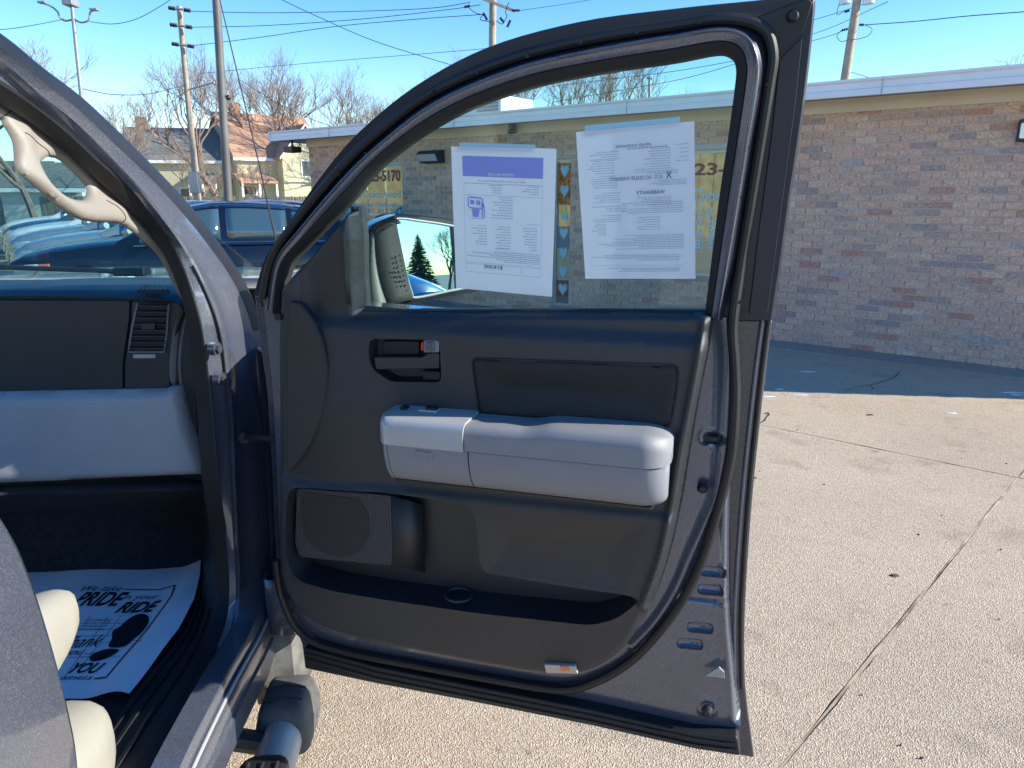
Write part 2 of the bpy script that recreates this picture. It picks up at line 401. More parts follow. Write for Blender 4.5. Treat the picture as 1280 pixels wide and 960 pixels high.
tag(mb.build('joint_filler', M['fill'], lot), kind='stuff')
# a crack curling off the joint near the door
def crack(pts, wd, name='crack'):
    P3 = [hit(x, y, (0, 0, .004), (0, 0, 1)) for x, y in pts]; rr = random.Random(len(pts)); Lf = []; Rt = []
    P3 = [np.array(p) for p in cat_open([p for p in P3], 5)]
    for i, p in enumerate(P3):
        d = P3[min(i + 1, len(P3) - 1)] - P3[max(0, i - 1)]; n = np.array((-d[1], d[0], 0)); n /= np.linalg.norm(n) + 1e-9
        j = n * rr.uniform(-.004, .004); ww = wd * rr.uniform(.4, 1.1); Lf.append(p + n * ww + j); Rt.append(p - n * ww + j)
    return MB().loft([Lf, Rt]).build(name, M['inkk'], lot, smooth=False)
M['crackm'] = mat('crack_dark', (.05, .043, .035), .95)
for pts, wd in [([(944, 538), (949, 530), (957, 524), (961, 516), (956, 517)], .007), ([(1085, 482), (1112, 474), (1120, 470), (1124, 465)], .006), ([(1055, 488), (1085, 481), (1092, 487)], .004)]:
    crack(pts, wd).data.materials[0] = M['crackm']
# specks, leaf bits and patches of ice on the slab
dots = MB(); ice = MB(); leaf = MB()
def blob(mb, x, y, rx, ry, z, seed):
    rr = random.Random(seed); c = hit(x, y, (0, 0, 0), (0, 0, 1)); n = 9; vs = []
    for k in range(n):
        a = 2 * math.pi * k / n; f = rr.uniform(.55, 1.1); vs.append((c[0] + rx * f * math.cos(a), c[1] + ry * f * math.sin(a), z))
    top = [(c[0] + (v[0] - c[0]) * .6, c[1] + (v[1] - c[1]) * .6, z + .006) for v in vs]
    mb.prism(vs, top)
for k in range(12):
    x = rnd.uniform(945, 1275); y = rnd.uniform(508, 950); blob(dots, x, y, rnd.uniform(.002, .007), rnd.uniform(.002, .005), .001, k)
for (x, y, a, b) in [(1087, 519, .035, .014), (1118, 720, .030, .012), (943, 598, .022, .01)]: blob(leaf, x, y, a, b, .002, x)
for (x, y, a, b) in [(1010, 465, .10, .03), (1188, 517, .06, .016), (1262, 491, .12, .03), (1000, 494, .10, .02), (960, 496, .08, .03), (975, 487, .05, .02), (1270, 494, .05, .02), (1060, 446, .05, .015)]: blob(ice, x, y, a, b, .002, x + y)
M['ice'] = mat('ice_patch', (.62, .66, .7), .25)
tag(dots.build('grit', M['crackm'], lot), kind='stuff'); tag(ice.build('ice_patch', M['ice'], lot), kind='stuff')
tag(leaf.build('leaf_litter', mat('dry_leaf', (.12, .07, .03), .9), lot), kind='stuff')

# ------------------------------------------------------------------ brick building
E1 = np.array((.7894, -.6138, 0)); EN = np.array((-.6138, -.7894, 0)); WL = 12.35
WO = np.array((4.70, 6.43, 0)) - E1 * 10.3
WF = Fr(WO, E1, (0, 0, 1), EN)
bld = tag(empty('brick_building', tuple(WO)), 'long low brick shop building with white metal fascia and narrow lettered windows', 'building')
def wpx(x, y): return WF.px(x, y, .0)
HT = 2.355
w1 = (wpx(418, 206)[0], wpx(502, 206)[0], .55, wpx(502, 206)[1])
w2 = (wpx(691, 198)[0], wpx(714, 198)[0], .12, wpx(714, 198)[1])
w3 = (wpx(782, 190)[0], wpx(985, 190)[0], wpx(880, 346)[1], wpx(880, 187)[1])
wins = [w1, w2, w3]
def wbox(mb, u0, u1, z0, z1, n0, n1): return mb.obox(WF.to3(((u0+u1)/2, (z0+z1)/2), (n0+n1)/2), E1, EN, (0, 0, 1), (u1-u0)/2, (n1-n0)/2, (z1-z0)/2)
M['mortar'] = mat('mortar', (.50, .48, .46), .95, var=.12, vscale=4, bump=.3, bscale=90)
# wall core with window openings
mb = MB(); us = sorted([0, WL] + [q for w_ in wins for q in w_[:2]])
for a, b in zip(us[:-1], us[1:]):
    wn = [w_ for w_ in wins if w_[0] <= (a + b) / 2 <= w_[1]]
    if wn: wbox(mb, a, b, 0, wn[0][2], -.20, -.006); wbox(mb, a, b, wn[0][3], HT + .03, -.20, -.006)
    else: wbox(mb, a, b, 0, HT + .03, -.20, -.006)
core = mb.build('wall', M['mortar'], bld, smooth=False)
mb = MB()   # side, back walls and roof slab
back = 9.0
for (u0, u1, n0, n1) in ((0, .2, -back, -.2), (WL - .2, WL, -back, -.2), (0, WL, -back - .2, -back)): wbox(mb, u0, u1, 0, HT + .03, n0, n1)
mb.build('outer_wall', M['mortar'], bld, smooth=False)
wbox(MB(), -.45, WL + .1, HT + .17, HT + .215, -back - .4, .40).build('roof', mat('roof_membrane', (.28, .28, .28), .8, var=.1, vscale=2), bld, smooth=False)
wbox(MB(), -.40, WL + .06, HT + .12, HT + .168, -back - .3, .36).build('soffit', M['soffit'], bld, smooth=False)
wbox(MB(), -.02, WL + .01, HT - .012, HT + .118, -.02, .035).build('frieze_board', M['cream'], bld, bevel=.004)
mb = MB()
rows = []
for (n, z) in ((.40, .085), (.43, .085), (.43, .14), (.415, .15), (.415, .20), (.435, .215), (.435, .235), (.38, .235)):
    rows.append([WF.to3((u, HT + z), n) for u in (-.48, WL + .12)])
mb.loft(rows + [rows[0]]); 
mb.build('fascia', M['fascia'], bld, smooth=False)
mb = MB(); wbox(mb, -.50, -.455, HT + .085, HT + .235, -back, .43); wbox(mb, WL + .10, WL + .14, HT + .085, HT + .235, -back, .43); mb.build('side_fascia', M['fascia'], bld, smooth=False)
mb = MB()
for k in range(5): wbox(mb, 1.1 + 2.6 * k, 1.104 + 2.6 * k, HT + .086, HT + .236, .431, .4365)
mb.build('fascia_joint', M['galv'], bld, smooth=False)

# bricks
def brick_mat(shadename, side):
    m = bpy.data.materials.new(shadename); m.use_nodes = True; t = m.node_tree; N = t.nodes; L = t.links; b = N['Principled BSDF']
    oi = N.new('ShaderNodeObjectInfo'); ge = N.new('ShaderNodeNewGeometry'); tc = N.new('ShaderNodeTexCoord')
    ad = N.new('ShaderNodeMath'); ad.operation = 'ADD'; L.new(oi.outputs['Random'], ad.inputs[0]); L.new(ge.outputs['Random Per Island'], ad.inputs[1])
    fr = N.new('ShaderNodeMath'); fr.operation = 'FRACT'; L.new(ad.outputs[0], fr.inputs[0])
    r = N.new('ShaderNodeValToRGB'); r.color_ramp.interpolation = 'CONSTANT'
    cols = [(.60, .39, .285), (.56, .37, .275), (.63, .425, .31), (.50, .34, .265), (.58, .37, .27), (.44, .31, .25), (.61, .405, .29), (.48, .255, .185), (.38, .285, .25), (.57, .38, .285), (.43, .36, .32), (.65, .465, .35)]
    cr = r.color_ramp; cr.elements[0].color = (*cols[0], 1); cr.elements[1].position = 1 / 12; cr.elements[1].color = (*cols[1], 1)
    pos = [0, .15, .30, .43, .53, .66, .72, .84, .88, .93, .975, .982]
    cr.elements[1].position = pos[1]
    for i in range(2, 12): e = cr.elements.new(pos[i]); e.color = (*cols[i], 1)
    L.new(fr.outputs[0], r.inputs[0])
    n = N.new('ShaderNodeTexNoise'); n.inputs['Scale'].default_value = 55; n.inputs['Detail'].default_value = 5
    L.new(ge.outputs['Position'], n.inputs['Vector'])
    mr = N.new('ShaderNodeMapRange'); mr.inputs[1].default_value = .3; mr.inputs[2].default_value = .72; mr.inputs[3].default_value = .70; mr.inputs[4].default_value = 1.35; L.new(n.outputs[0], mr.inputs[0])
    mm = N.new('ShaderNodeMix'); mm.data_type = 'RGBA'; mm.blend_type = 'MULTIPLY'; mm.inputs[0].default_value = 1
    L.new(r.outputs[0], mm.inputs[6]); L.new(mr.outputs[0], mm.inputs[7]); L.new(mm.outputs[2], b.inputs['Base Color']); b.inputs['Roughness'].default_value = .9
    bp = N.new('ShaderNodeBump'); bp.inputs['Strength'].default_value = .7; bp.inputs['Distance'].default_value = .004; L.new(n.outputs[0], bp.inputs['Height']); L.new(bp.outputs[0], b.inputs['Normal'])
    return m
M['brick'] = brick_mat('brick_mix', 0)
BW, BH, CR = .1935, .0575, .0680
bm_ = []
for s in range(4):
    rr = random.Random(s); mb = MB(); hx, hz = BW / 2, BH / 2; j = lambda q: rr.uniform(-q, q)
    mb.prism([(-hx + j(.001), -.03, -hz + j(.001)), (hx + j(.001), -.03, -hz + j(.001)), (hx, -.03, hz), (-hx, -.03, hz)],
             [(-hx + .002 + j(.001), .004 + j(.0015), -hz + .002), (hx - .002, .004 + j(.0015), -hz + .002 + j(.001)), (hx - .002, .004 + j(.001), hz - .002), (-hx + .002, .004, hz - .002 + j(.001))])
    me = bpy.data.meshes.new('brick'); me.from_pydata([(-v[0], v[1], v[2]) for v in mb.v], [], [f[::-1] for f in mb.f]); me.materials.append(M['brick']); bm_.append(me)
def brick_free(u, z, hw=BW / 2):
    for a, b, z0, z1 in wins:
        if u + hw > a + .003 and u - hw < b - .003 and z + BH / 2 > z0 and z - BH / 2 < z1: return False
    return True
allb = []
for r_ in range(35):
    z = .008 + BH / 2 + r_ * CR; off = 0 if r_ % 2 else (BW + .0095) / 2; u = BW / 2 + off
    if off: allb.append((BW / 4, z, BW / 4 - .003))
    while u < WL:
        hw = BW / 2
        if u + hw > WL: hw = (WL - (u - hw)) / 2; u = WL - hw
        if hw > .02:
            if brick_free(u, z, hw): allb.append((u, z, hw))
            else:
                for a, b, z0, z1 in wins:    # cut brick beside an opening
                    if z + BH / 2 > z0 and z - BH / 2 < z1:
                        if u - hw < a - .02 < u + hw: h2 = (a - (u - hw)) / 2; allb.append((u - hw + h2, z, h2 - .002))
                        if u - hw < b + .02 < u + hw: h2 = (u + hw - b) / 2; allb.append((u + hw - h2, z, h2 - .002))
        u += BW + .0095
# nearest bricks that the photograph shows right of the door are objects of their own
def prj(p):
    q = RP.T @ (np.array(p) - CAMP) if False else None
    d = np.array(p) - CAMP; zc = d[1] * math.cos(PITCH) - d[2] * math.sin(PITCH); yc = d[1] * math.sin(PITCH) + d[2] * math.cos(PITCH)
    return 640 + FPX * d[0] / zc, 480 - FPX * yc / zc
cand = [q for q in allb if q[2] > .09 and 960 < prj(WF.to3(q[:2]))[0] < 1275]
cand.sort(key=lambda q: -q[0]); single = set(cand[:300])
mb = MB()
rz = math.atan2(E1[1], E1[0]) + math.pi
for i, q in enumerate(allb):
    if q in single:
        o = bpy.data.objects.new('brick', bm_[i % 4]); C.objects.link(o); o.parent = bld
        p = WF.to3(q[:2], rnd.uniform(-.0012, .0012)); o.location = p - WO; o.rotation_euler = (0, 0, rz); 
    else:
        n1 = .004 + rnd.uniform(-.002, .002); wbox(mb, q[0] - q[2], q[0] + q[2], q[1] - BH / 2, q[1] + BH / 2, -.03, n1)
o = mb.build('brickwork', M['brick'], bld, smooth=False); tag(o, kind='stuff')
# a base course and apron
mb = MB(); wbox(mb, -.1, WL + .1, -.02, .012, -.01, .42); tag(mb.build('concrete_apron', M['conc2'], None, bevel=.004), kind='structure')

# windows
M['wglass'] = mat('reflective_shop_glass', (.30, .32, .30), .02, .75)
M['wframe'] = mat('window_frame_aluminium', (.45, .47, .45), .4, .5)
M['letter'] = mat('pale_blue_vinyl_letters', (.42, .66, .82), .6)
M['letr'] = mat('red_vinyl_letters', (.22, .035, .04), .6)
def window(wd, name='window'):
    a, b, z0, z1 = wd; mb = MB(); t = .035
    wbox(mb, a, b, z1 - t, z1, -.10, -.055); wbox(mb, a, b, z0, z0 + t, -.10, -.055); wbox(mb, a, a + t, z0 + t, z1 - t, -.10, -.055); wbox(mb, b - t, b, z0 + t, z1 - t, -.10, -.055)
    f = mb.build(name, M['wframe'], bld, smooth=False)
    wbox(MB(), a + t, b - t, z0 + t, z1 - t, -.085, -.078).build('window_pane', M['wglass'], f, smooth=False)
    wbox(MB(), a, b, z0 - .055, z0 - .002, -.09, .02).build('window_sill', M['conc2'], f, bevel=.003)
    return f
f1 = window(w1); f2 = window(w2); f3 = window(w3)
def wtext(f, txt, x, y, y2, width_to, m, bold=.01):
    "lettering whose baseline starts at photo pixel x,y on the window pane"
    p = WF.px(x, y, -.074); q = WF.px(width_to, y, -.074); hh = WF.px(x, y2, -.074)[1] - p[1]
    mb = MB(); add_text(mb, WF, txt, p, q[0] - p[0], hh, -.0745, bold=bold); mb.build('lettering', m, f, smooth=False)
wtext(f1, '563-323-5170', 438, 227, 214, 500.5, M['letr'], .03)
wtext(f1, 'Readers Choice Award', 427, 247, 238, 500.5, M['letter'])
wtext(f1, 'Best Used Car Dealership', 427, 258, 252, 500.5, M['letter'])
wtext(f1, '2009, 2010 2011 2013, 2014', 427, 266, 260, 500.5, M['letter'], .02)
wtext(f1, '2015 2016, 2017 2018', 427, 274, 268, 494, M['letter'], .02)
wtext(f1, '2019, 2020', 427, 283, 277, 462, M['letter'], .02)
wtext(f3, '563-323-5170', 800, 220, 206, 975, M['letr'], .03)
wtext(f3, 'Readers Choice Award', 812, 251, 236, 965, M['letter'])
wtext(f3, 'Best Used Car Dealership', 806, 267, 256, 970, M['letter'])
wtext(f3, '2009, 2010 2011, 2012', 812, 281, 271, 955, M['letter'], .02)
wtext(f3, '2013, 2014, 2015, 2016', 812, 294, 284, 955, M['letter'], .02)
wtext(f3, '2017, 2018, 2019, 2020', 812, 307, 297, 955, M['letter'], .02)
# posters in the narrow window
def heart(c, sx, sz, n, m, f, nm):
    P = []
    for k in range(28):
        t = 2 * math.pi * k / 28; P.append((c[0] + sx * math.sin(t) ** 3, c[1] + sz * (.81 * math.cos(t) - .31 * math.cos(2*t) - .125 * math.cos(3*t) - .06 * math.cos(4*t))))
    slab(WF, P, n, n + .002).build(nm, m, f, smooth=False)
M['pflame'] = mat('poster_flame_orange', (.85, .25, .03), .6, col2=(.16, .05, .02), vscale=22)
M['pdark'] = mat('poster_dark', (.05, .045, .06), .6, var=.4, vscale=9)
M['pblue'] = mat('poster_pale_blue', (.28, .62, .74), .6, var=.08, vscale=30)
M['psalmon'] = mat('poster_salmon', (.62, .22, .12), .6); M['pteal'] = mat('poster_teal', (.08, .20, .28), .6); M['pgold'] = mat('poster_khaki', (.42, .42, .24), .6); M['pyel'] = mat('poster_yellow', (.75, .65, .10), .6)
def yz(y): return WF.px(702, y, -.074)[1]
ua, ub = w2[0] + .04, w2[1] - .04; uc = (ua + ub) / 2
for (ya, yb, m) in [(204, 256, 'pflame'), (283, 310, 'pteal'), (311, 331, 'pgold'), (331, 349, 'pgold'), (350, 370, 'pdark')]:
    wbox(MB(), ua, ub, yz(yb), yz(ya), -.0775, -.0755).build('poster', M[m], f2, smooth=False)
for (yc_, m, bgm) in [(213, 'pblue', 'psalmon'), (238, 'pblue', 'psalmon'), (291, 'pblue', 'psalmon'), (316, 'pblue', 'psalmon'), (339, 'pblue', 'pgold'), (361, 'pblue', 'psalmon')]:
    heart((uc, yz(yc_)), .078, .105, -.0752, M[bgm], f2, 'heart_border'); heart((uc, yz(yc_)), .062, .085, -.073, M[m], f2, 'heart_sticker')
wbox(MB(), uc - .03, uc + .03, yz(266), yz(258), -.0752, -.073).build('sticker', M['pyel'], f2, smooth=False)
wbox(MB(), uc - .05, uc + .05, yz(275), yz(267), -.0752, -.073).build('sticker', M['pblue'], f2, smooth=False)

# wall fixtures
def wallpack(x0, y0, x1, y1, label, facing=1):
    a = wpx(x0, y1); b = wpx(x1, y0); u0, u1, z0, z1 = a[0], b[0], a[1], b[1]; um = (u0+u1)/2
    r = tag(empty('wall_light', tuple(WF.to3((um, z0), 0.0))), label, 'wall light')
    prof = [(0.002, z1), (.14, z1 - .01), (.19, z1 - .05), (.12, z0 + .01), (.002, z0)]
    rows = [[WF.to3((u, z), n) for n, z in prof] for u in (u0, u1)]
    MB().loft(rows, closed=True, cap=True).build('housing', M['bronze'], r, bevel=.006)
    q = [(u0 + .02, z1 - .065, .190), (u1 - .02, z1 - .065, .190), (u1 - .02, z0 + .03, .136), (u0 + .02, z0 + .03, .136)]
    MB().prism([WF.to3((u, z), n) for u, z, n in q], [WF.to3((u, z), n + .006) for u, z, n in q]).build('lens', M['lens'], r, smooth=False)
wallpack(532, 187, 556, 205, 'dark wall pack light with slanted clear lens on brick above lettered window')
r = tag(empty('wall_lantern', tuple(WF.to3(wpx(1278, 163), 0))), 'black framed square wall light at the right end of the near brick wall', 'wall light')
a = wpx(1270, 178); b = wpx(1292, 149)
slab(WF, roundpoly([(a[0], a[1]), (b[0], a[1]), (b[0], b[1]), (a[0], b[1])], .02), .005, .07).build('housing', M['bronze'], r, bevel=.008)
slab(WF, roundpoly([(a[0]+.022, a[1]+.025), (b[0]-.022, a[1]+.025), (b[0]-.022, b[1]-.03), (a[0]+.022, b[1]-.03)], .015), .07, .082).build('lens', M['lens'], r, bevel=.003)
r = tag(empty('security_camera', tuple(WF.to3(wpx(648, 160), .05))), 'small dark dome security camera under the eave above the papers', 'camera')
c = WF.to3(wpx(648, 164), .12)
MB().obox(c + (0, 0, .05), E1, EN, (0, 0, 1), .035, .04, .03).build('bracket', M['bronze'], r, bevel=.005)
MB().tube([c + EN * -.05, c + EN * .08 - np.array((0, 0, .02))], .03, 12).build('camera_body', M['bronze'], r)
r = tag(empty('flood_light', tuple(WF.to3((-.2, HT), .2))), 'grey floodlight hanging under the far left corner of the eave', 'floodlight')
c = WF.to3((-.28, HT - .04), .12)
MB().obox(c, E1, EN, (0, 0, 1), .12, .10, .05).build('housing', M['bronze'], r, bevel=.012)
MB().tube([c + (0, 0, .04), c + (0, 0, .15)], .02, 8).build('bracket', M['bronze'], r)
# downspout-like caulk runs and rooftop unit
r = tag(empty('rooftop_unit', (0, 0, 2.6)), 'white louvred air conditioning unit on the shop roof', 'air conditioner')
p = WF.px(622, 146, -1.6); ua_ = p[0]
def zat(x, y, n): return WF.px(x, y, n)
lo = zat(602, 147, -1.6); hi = zat(625, 118, -1.6)
wbox(MB(), lo[0] - .75, hi[0], HT + .22, hi[1], -2.5, -1.62).build('cabinet', M['fascia'], r, bevel=.01)
zz = lo[1] - .02
for k in range(7):
    z = HT + .34 + k * (hi[1] - HT - .42) / 7
    wbox(MB(), lo[0] - .1, hi[0] - .06, z, z + .03, -1.62, -1.60).build('louvre', M['galv'], r, smooth=False)

# ------------------------------------------------------------------ poles and wires
def ppx(x, y, Y):
    d = ray(x, y); t = Y / d[1]; return CAMP + d * t
def at_depth(x, y, Y): return ppx(x, y, Y)
tips = {}
def pole(name, label, cat, xt, yt, xb, yb, Y, r0, r1, m):
    T = ppx(xt, yt, Y); Bp = ppx(xb, yb, Y); d = (T - Bp) / (T - Bp)[2]; base = Bp - d * Bp[2]; base[2] = -.05
    root = tag(empty(name, tuple(base)), label, cat)
    n = 9; MB().tube([base + (T - base) * k / n for k in range(n + 1)], [r0 + (r1 - r0) * k / n for k in range(n + 1)], 14).build('shaft', m, root)
    return root, base, T
X = np.array((1., 0, 0)); Z = np.array((0, 0, 1.)); Yv = np.array((0, 1., 0))
def insul(mb, a, b, r=.045, n=5):
    a, b = np.array(a), np.array(b); pts = []; rs = []
    for k in range(n * 2 + 1): pts.append(a + (b - a) * k / (2 * n)); rs.append(r if k % 2 else r * .45)
    mb.tube(pts, rs, 8)
# tall wood pole with three crossarm levels (left)
root, base, T = pole('utility_pole', 'weathered wooden utility pole with three short tiers of insulators, left of the grey pole', 'utility pole', 224, 8, 247, 245, 36, .17, .12, M['wood'])
for y in (11, 32, 56):
    xc = 224 + (y - 8) * 23 / 237; c = ppx(xc, y, 35.8); mb = MB()
    a0 = ppx(xc - 14, y - 1.5, 35.8); a1 = ppx(xc + 14, y + 2.5, 35.8)
    MB().tube([ppx(xc - 5, y, 35.7), ppx(xc + 5, y + 1, 35.7)], .05, 8).build('crossarm', M['galv'], root)
    for ia, ib in ((a0, ppx(xc - 5, y, 35.8)), (ppx(xc + 5, y + 1, 35.8), a1)):
        mb = MB(); insul(mb, ia, ib, .10); mb.build('insulator', M['bronze'], root)
    tips[('A', y)] = (a0, a1)
p0 = ppx(236, 112, 35.8); p1 = ppx(268, 103, 33)
MB().tube([p0, p1], .035, 8).build('lamp_arm', M['galv'], root); MB().obox(ppx(243, 228, 35.7), X, Yv, Z, .22, .12, .5).build('meter_box', M['galv'], root, bevel=.02)
# square grey lot light pole with a small dome camera
root, base, T = pole('lot_light_pole', 'tall grey steel pole carrying a small camera ball, right of the wooden utility pole', 'pole', 268, -40, 285, 245, 15, .085, .075, M['polegrey'])
c = ppx(282, 122, 14.8); MB().tube([c - X * .02 + Z * .03, c + X * .09 + Z * .03], .015, 6).build('bracket', M['galv'], root)
mb = MB(); mb.tube([c + X * .05 + Z * (.05 * math.cos(a)) for a in [math.pi * k / 8 for k in range(9)]], [max(.003, .055 * math.sin(math.pi * k / 8)) for k in range(9)], 12); mb.build('dome_camera', M['bronze'], root)
# lot lamp with curved arms (far left)
root, base, T = pole('lot_lamp', 'slender grey lamp pole with boxy head and two curved side arms at the upper left', 'street lamp', 90, 8, 102, 125, 25, .075, .055, M['galv'])
MB().obox(ppx(88, 3, 25), X, Yv, Z, .16, .22, .11).build('lamp_head', M['galv'], root, bevel=.02)
for pts in ([(92, 24), (82, 26), (75, 22), (72, 15), (64, 8), (54, 4)], [(92, 24), (101, 28), (110, 26), (112, 20), (113, 15), (119, 12)]):
    MB().tube(cat_open([ppx(x, y, 25) for x, y in pts], 4), .03, 8).build('arm', M['galv'], root)
MB().obox(ppx(53, 3, 25), X, Yv, Z, .12, .10, .03).build('side_lamp', M['galv'], root, bevel=.01); MB().obox(ppx(118, 12, 25), X, Yv, Z, .12, .10, .03).build('side_lamp', M['galv'], root, bevel=.01)
# pole behind the door arch
root, base, T = pole('utility_pole', 'sunlit wooden utility pole with slanted crossarm, rising above the door arch', 'utility pole', 617, -60, 614, 160, 34, .18, .15, M['wood'])
MB().obox((ppx(604, -6, 33.7) + ppx(636, 15, 33.7)) / 2 + 0, (ppx(636, 15, 33.7) - ppx(592, -2, 33.7)) / np.linalg.norm(ppx(636, 15, 33.7) - ppx(592, -2, 33.7)), Yv, Z, .85, .05, .06).build('crossarm', M['wood'], root, bevel=.01)
for a, b in (((640, 13), (650, 13)), ((588, 7), (580, 9)), ((604, 16), (609, 25)), ((625, 22), (630, 28)), ((638, 25), (634, 34))):
    mb = MB(); insul(mb, ppx(*a, 33.6), ppx(*b, 33.6), .07); mb.build('insulator', M['bronze'], root)
for pts in ([(604, 18), (600, 24), (606, 26), (614, 27)], [(620, 26), (628, 30), (634, 20)], [(636, 3), (632, 14), (634, 20)], [(584, 8), (594, 16), (601, 18)]):
    MB().tube(cat_open([ppx(x, y, 33.6) for x, y in pts], 4), .018, 5).build('jumper_wire', M['wire'], root)
# right pole
root, base, T = pole('utility_pole', 'pale leaning utility pole rising behind the near brick wall, right of the door', 'utility pole', 1076, -30, 1055, 106, 24, .16, .115, M['wood'])
for x in (1056, 1086): MB().tube([ppx(x, -12, 23.8), ppx(x, 5, 23.8)], .17, 14).build('transformer', M['fascia'], root)
for a, b in (((1062, 13), (1056, 15)), ((1074, 31), (1080, 31)), ((1060, 36), (1052, 38))):
    mb = MB(); insul(mb, ppx(*a, 23.8), ppx(*b, 23.8), .045, 3); mb.build('insulator', M['bronze'], root)
for pts in ([(1080, 31), (1090, 36), (1086, 44), (1076, 48), (1064, 50)], [(1052, 38), (1046, 45), (1052, 52), (1062, 49)], [(1050, 2), (1046, 18), (1056, 14)]):
    MB().tube(cat_open([ppx(x, y, 23.8) for x, y in pts], 4), .010, 5).build('jumper_wire', M['wire'], root)
root, base, T = pole('utility_pole', 'thin distant utility pole with two crossarms seen through the door window', 'utility pole', 762, 84, 763, 160, 60, .14, .12, M['wood'])
for y in (90, 97): MB().tube([ppx(752, y, 59.8), ppx(771, y + 1, 59.8)], .08, 6).build('crossarm', M['wood'], root)
root, base, T = pole('vent_mast', 'short grey mast with hooked top behind the roof edge, seen through the door window', 'mast', 812, 97, 812, 160, 45, .09, .09, M['galv'])
MB().tube([ppx(809, 98, 45), ppx(811, 96, 45), ppx(815, 99, 45)], .09, 8).build('cap', M['galv'], root)
# wires
def wire(label, pts, Y0, Y1, r=.014, sag=0, group=None):
    n = len(pts); P = [ppx(x, y, Y0 + (Y1 - Y0) * i / (n - 1)) for i, (x, y) in enumerate(pts)]
    o = MB().tube(cat_open(P, 6), r, 4).build('overhead_wire', M['wire']); return tag(o, label, 'wire', group)
wire('dark overhead wire sloping down from upper centre to behind the door arch', [(340, -6), (400, 22), (470, 52), (560, 80), (640, 104)], 22, 26, .011)
wire('overhead wire running level from the left wooden pole top to the centre pole', [(238, 14), (330, 16), (450, 14), (540, 10), (588, 3)], 36, 34)
wire('overhead wire from the middle insulators of the left wooden pole to the centre pole', [(240, 34), (330, 32), (450, 24), (560, 12), (600, 6)], 36, 34)
wire('overhead wire from the lowest insulators of the left wooden pole to the centre pole', [(242, 57), (330, 46), (420, 33), (520, 24), (604, 18)], 36, 34)
wire('long low wire crossing from the left trees to the centre pole above the shop roof', [(250, 92), (330, 84), (420, 76), (520, 68), (614, 60), (700, 50)], 50, 40)
wire('drooping cable between the curved-arm lamp and the upper frame edge', [(112, 27), (140, 30), (170, 24), (200, 8), (218, -4)], 25, 20, .010)
wire('cable leaving the curved-arm lamp toward the left edge', [(-10, 38), (20, 35), (50, 30), (80, 24)], 20, 25, .010)
wire('cable slung between the curved-arm lamp pole and the left wooden pole', [(103, 111), (140, 118), (180, 118), (210, 112), (234, 105)], 25, 36, .014)
wire('pale service cable running from the left wooden pole to the shop roof', [(236, 112), (256, 136), (290, 147), (330, 153), (364, 160)], 36, 16, .012).data.materials[0] = M['galv']
wire('thin drop wire crossing the left trees behind the grey pole', [(300, 100), (340, 125), (380, 145), (420, 160)], 36, 30, .012)
wire('overhead wire climbing right from the centre pole crossarm', [(650, 13), (700, 6), (760, -4)], 34, 38, .012)
wire('thick dark wire leaving the right pole toward the right edge', [(1081, 31), (1140, 27), (1210, 20), (1290, 14)], 24, 20, .012)
wire('uppermost wire from the door edge up to the right pole', [(1000, 30), (1040, 18), (1080, 5), (1110, -6)], 30, 24, .010)
wire('second wire from the door edge up to the right pole', [(1000, 48), (1040, 34), (1075, 18), (1110, 2)], 30, 22, .010)
wire('third wire from the door edge up to the right pole', [(1000, 55), (1040, 44), (1066, 32)], 30, 24, .010)
wire('thin guy wire from the right pole down to the roof', [(1064, 90), (1092, 99)], 24, 20, .008)
wire('upper of two wires seen in the top of the door window', [(690, 108), (780, 97), (850, 88), (930, 74)], 40, 40, .014)
wire('lower of two wires seen in the top of the door window', [(690, 128), (780, 112), (860, 97), (935, 75)], 40, 40, .014)
#%%PART3
# ------------------------------------------------------------------ bare trees
def bare_tree(seed, H, spread=.55, trunk=.20, depth=7, lean=(0, 0)):
    rr = random.Random(seed); thick = MB(); fine = MB()
    def grow(p, d, L, r, k):
        n = 4 if k < 3 else 3; P = [p]; q = p.copy(); dd = d.copy()
        for _ in range(n):
            dd = dd + np.array([rr.gauss(0, .13), rr.gauss(0, .13), rr.gauss(.03, .09)]); dd /= np.linalg.norm(dd); q = q + dd * L / n; P.append(q.copy())
        (thick if k < 3 else fine).tube(P, [r * (1 - .35 * i / n) for i in range(n + 1)], 7 if k < 2 else (5 if k < 3 else 3), cap=False)
        if k >= depth: return
        m = rr.choice((2, 3, 3)) if k else rr.choice((4, 5))
        for i in range(m):
            a = rr.uniform(0, 6.28); s = spread * rr.uniform(.6, 1.3); side = np.array([math.cos(a), math.sin(a), 0.])
            nd = dd * math.cos(s) + side * math.sin(s); nd[2] += .12; nd /= np.linalg.norm(nd)
            j = rr.choice((n, n, n - 1)); grow(P[j], nd, L * rr.uniform(.62, .86), r * rr.uniform(.5, .68), k + 1)
    grow(np.array([0., 0, 0]), np.array([lean[0], lean[1], 1.]), H * .27, trunk, 0)
    return thick, fine
def tree(label, x, Y, H, seed, group='bare trees behind the houses', base_z=0, meshes={}, **kw):
    X0 = (x - 640) / FPX * Y * 1.03
    key = (seed,)
    root = tag(empty('bare_tree', (X0, Y, base_z), random.Random(seed * 7 + int(x)).uniform(0, 6)), label, 'tree', group)
    if key not in meshes: meshes[key] = bare_tree(seed, 10, **kw)
    th, fi = meshes[key]; s = H * 1.25 / 10
    for nm, b, m in (('trunk', th, M['bark']), ('crown', fi, M['twig'])):
        if (key, nm) in meshes: o = bpy.data.objects.new(nm, meshes[(key, nm)]); C.objects.link(o); o.parent = root
        else: o = b.build(nm, m, root, raw=True); meshes[(key, nm)] = o.data
        o.scale = (s, s, s)
    return root
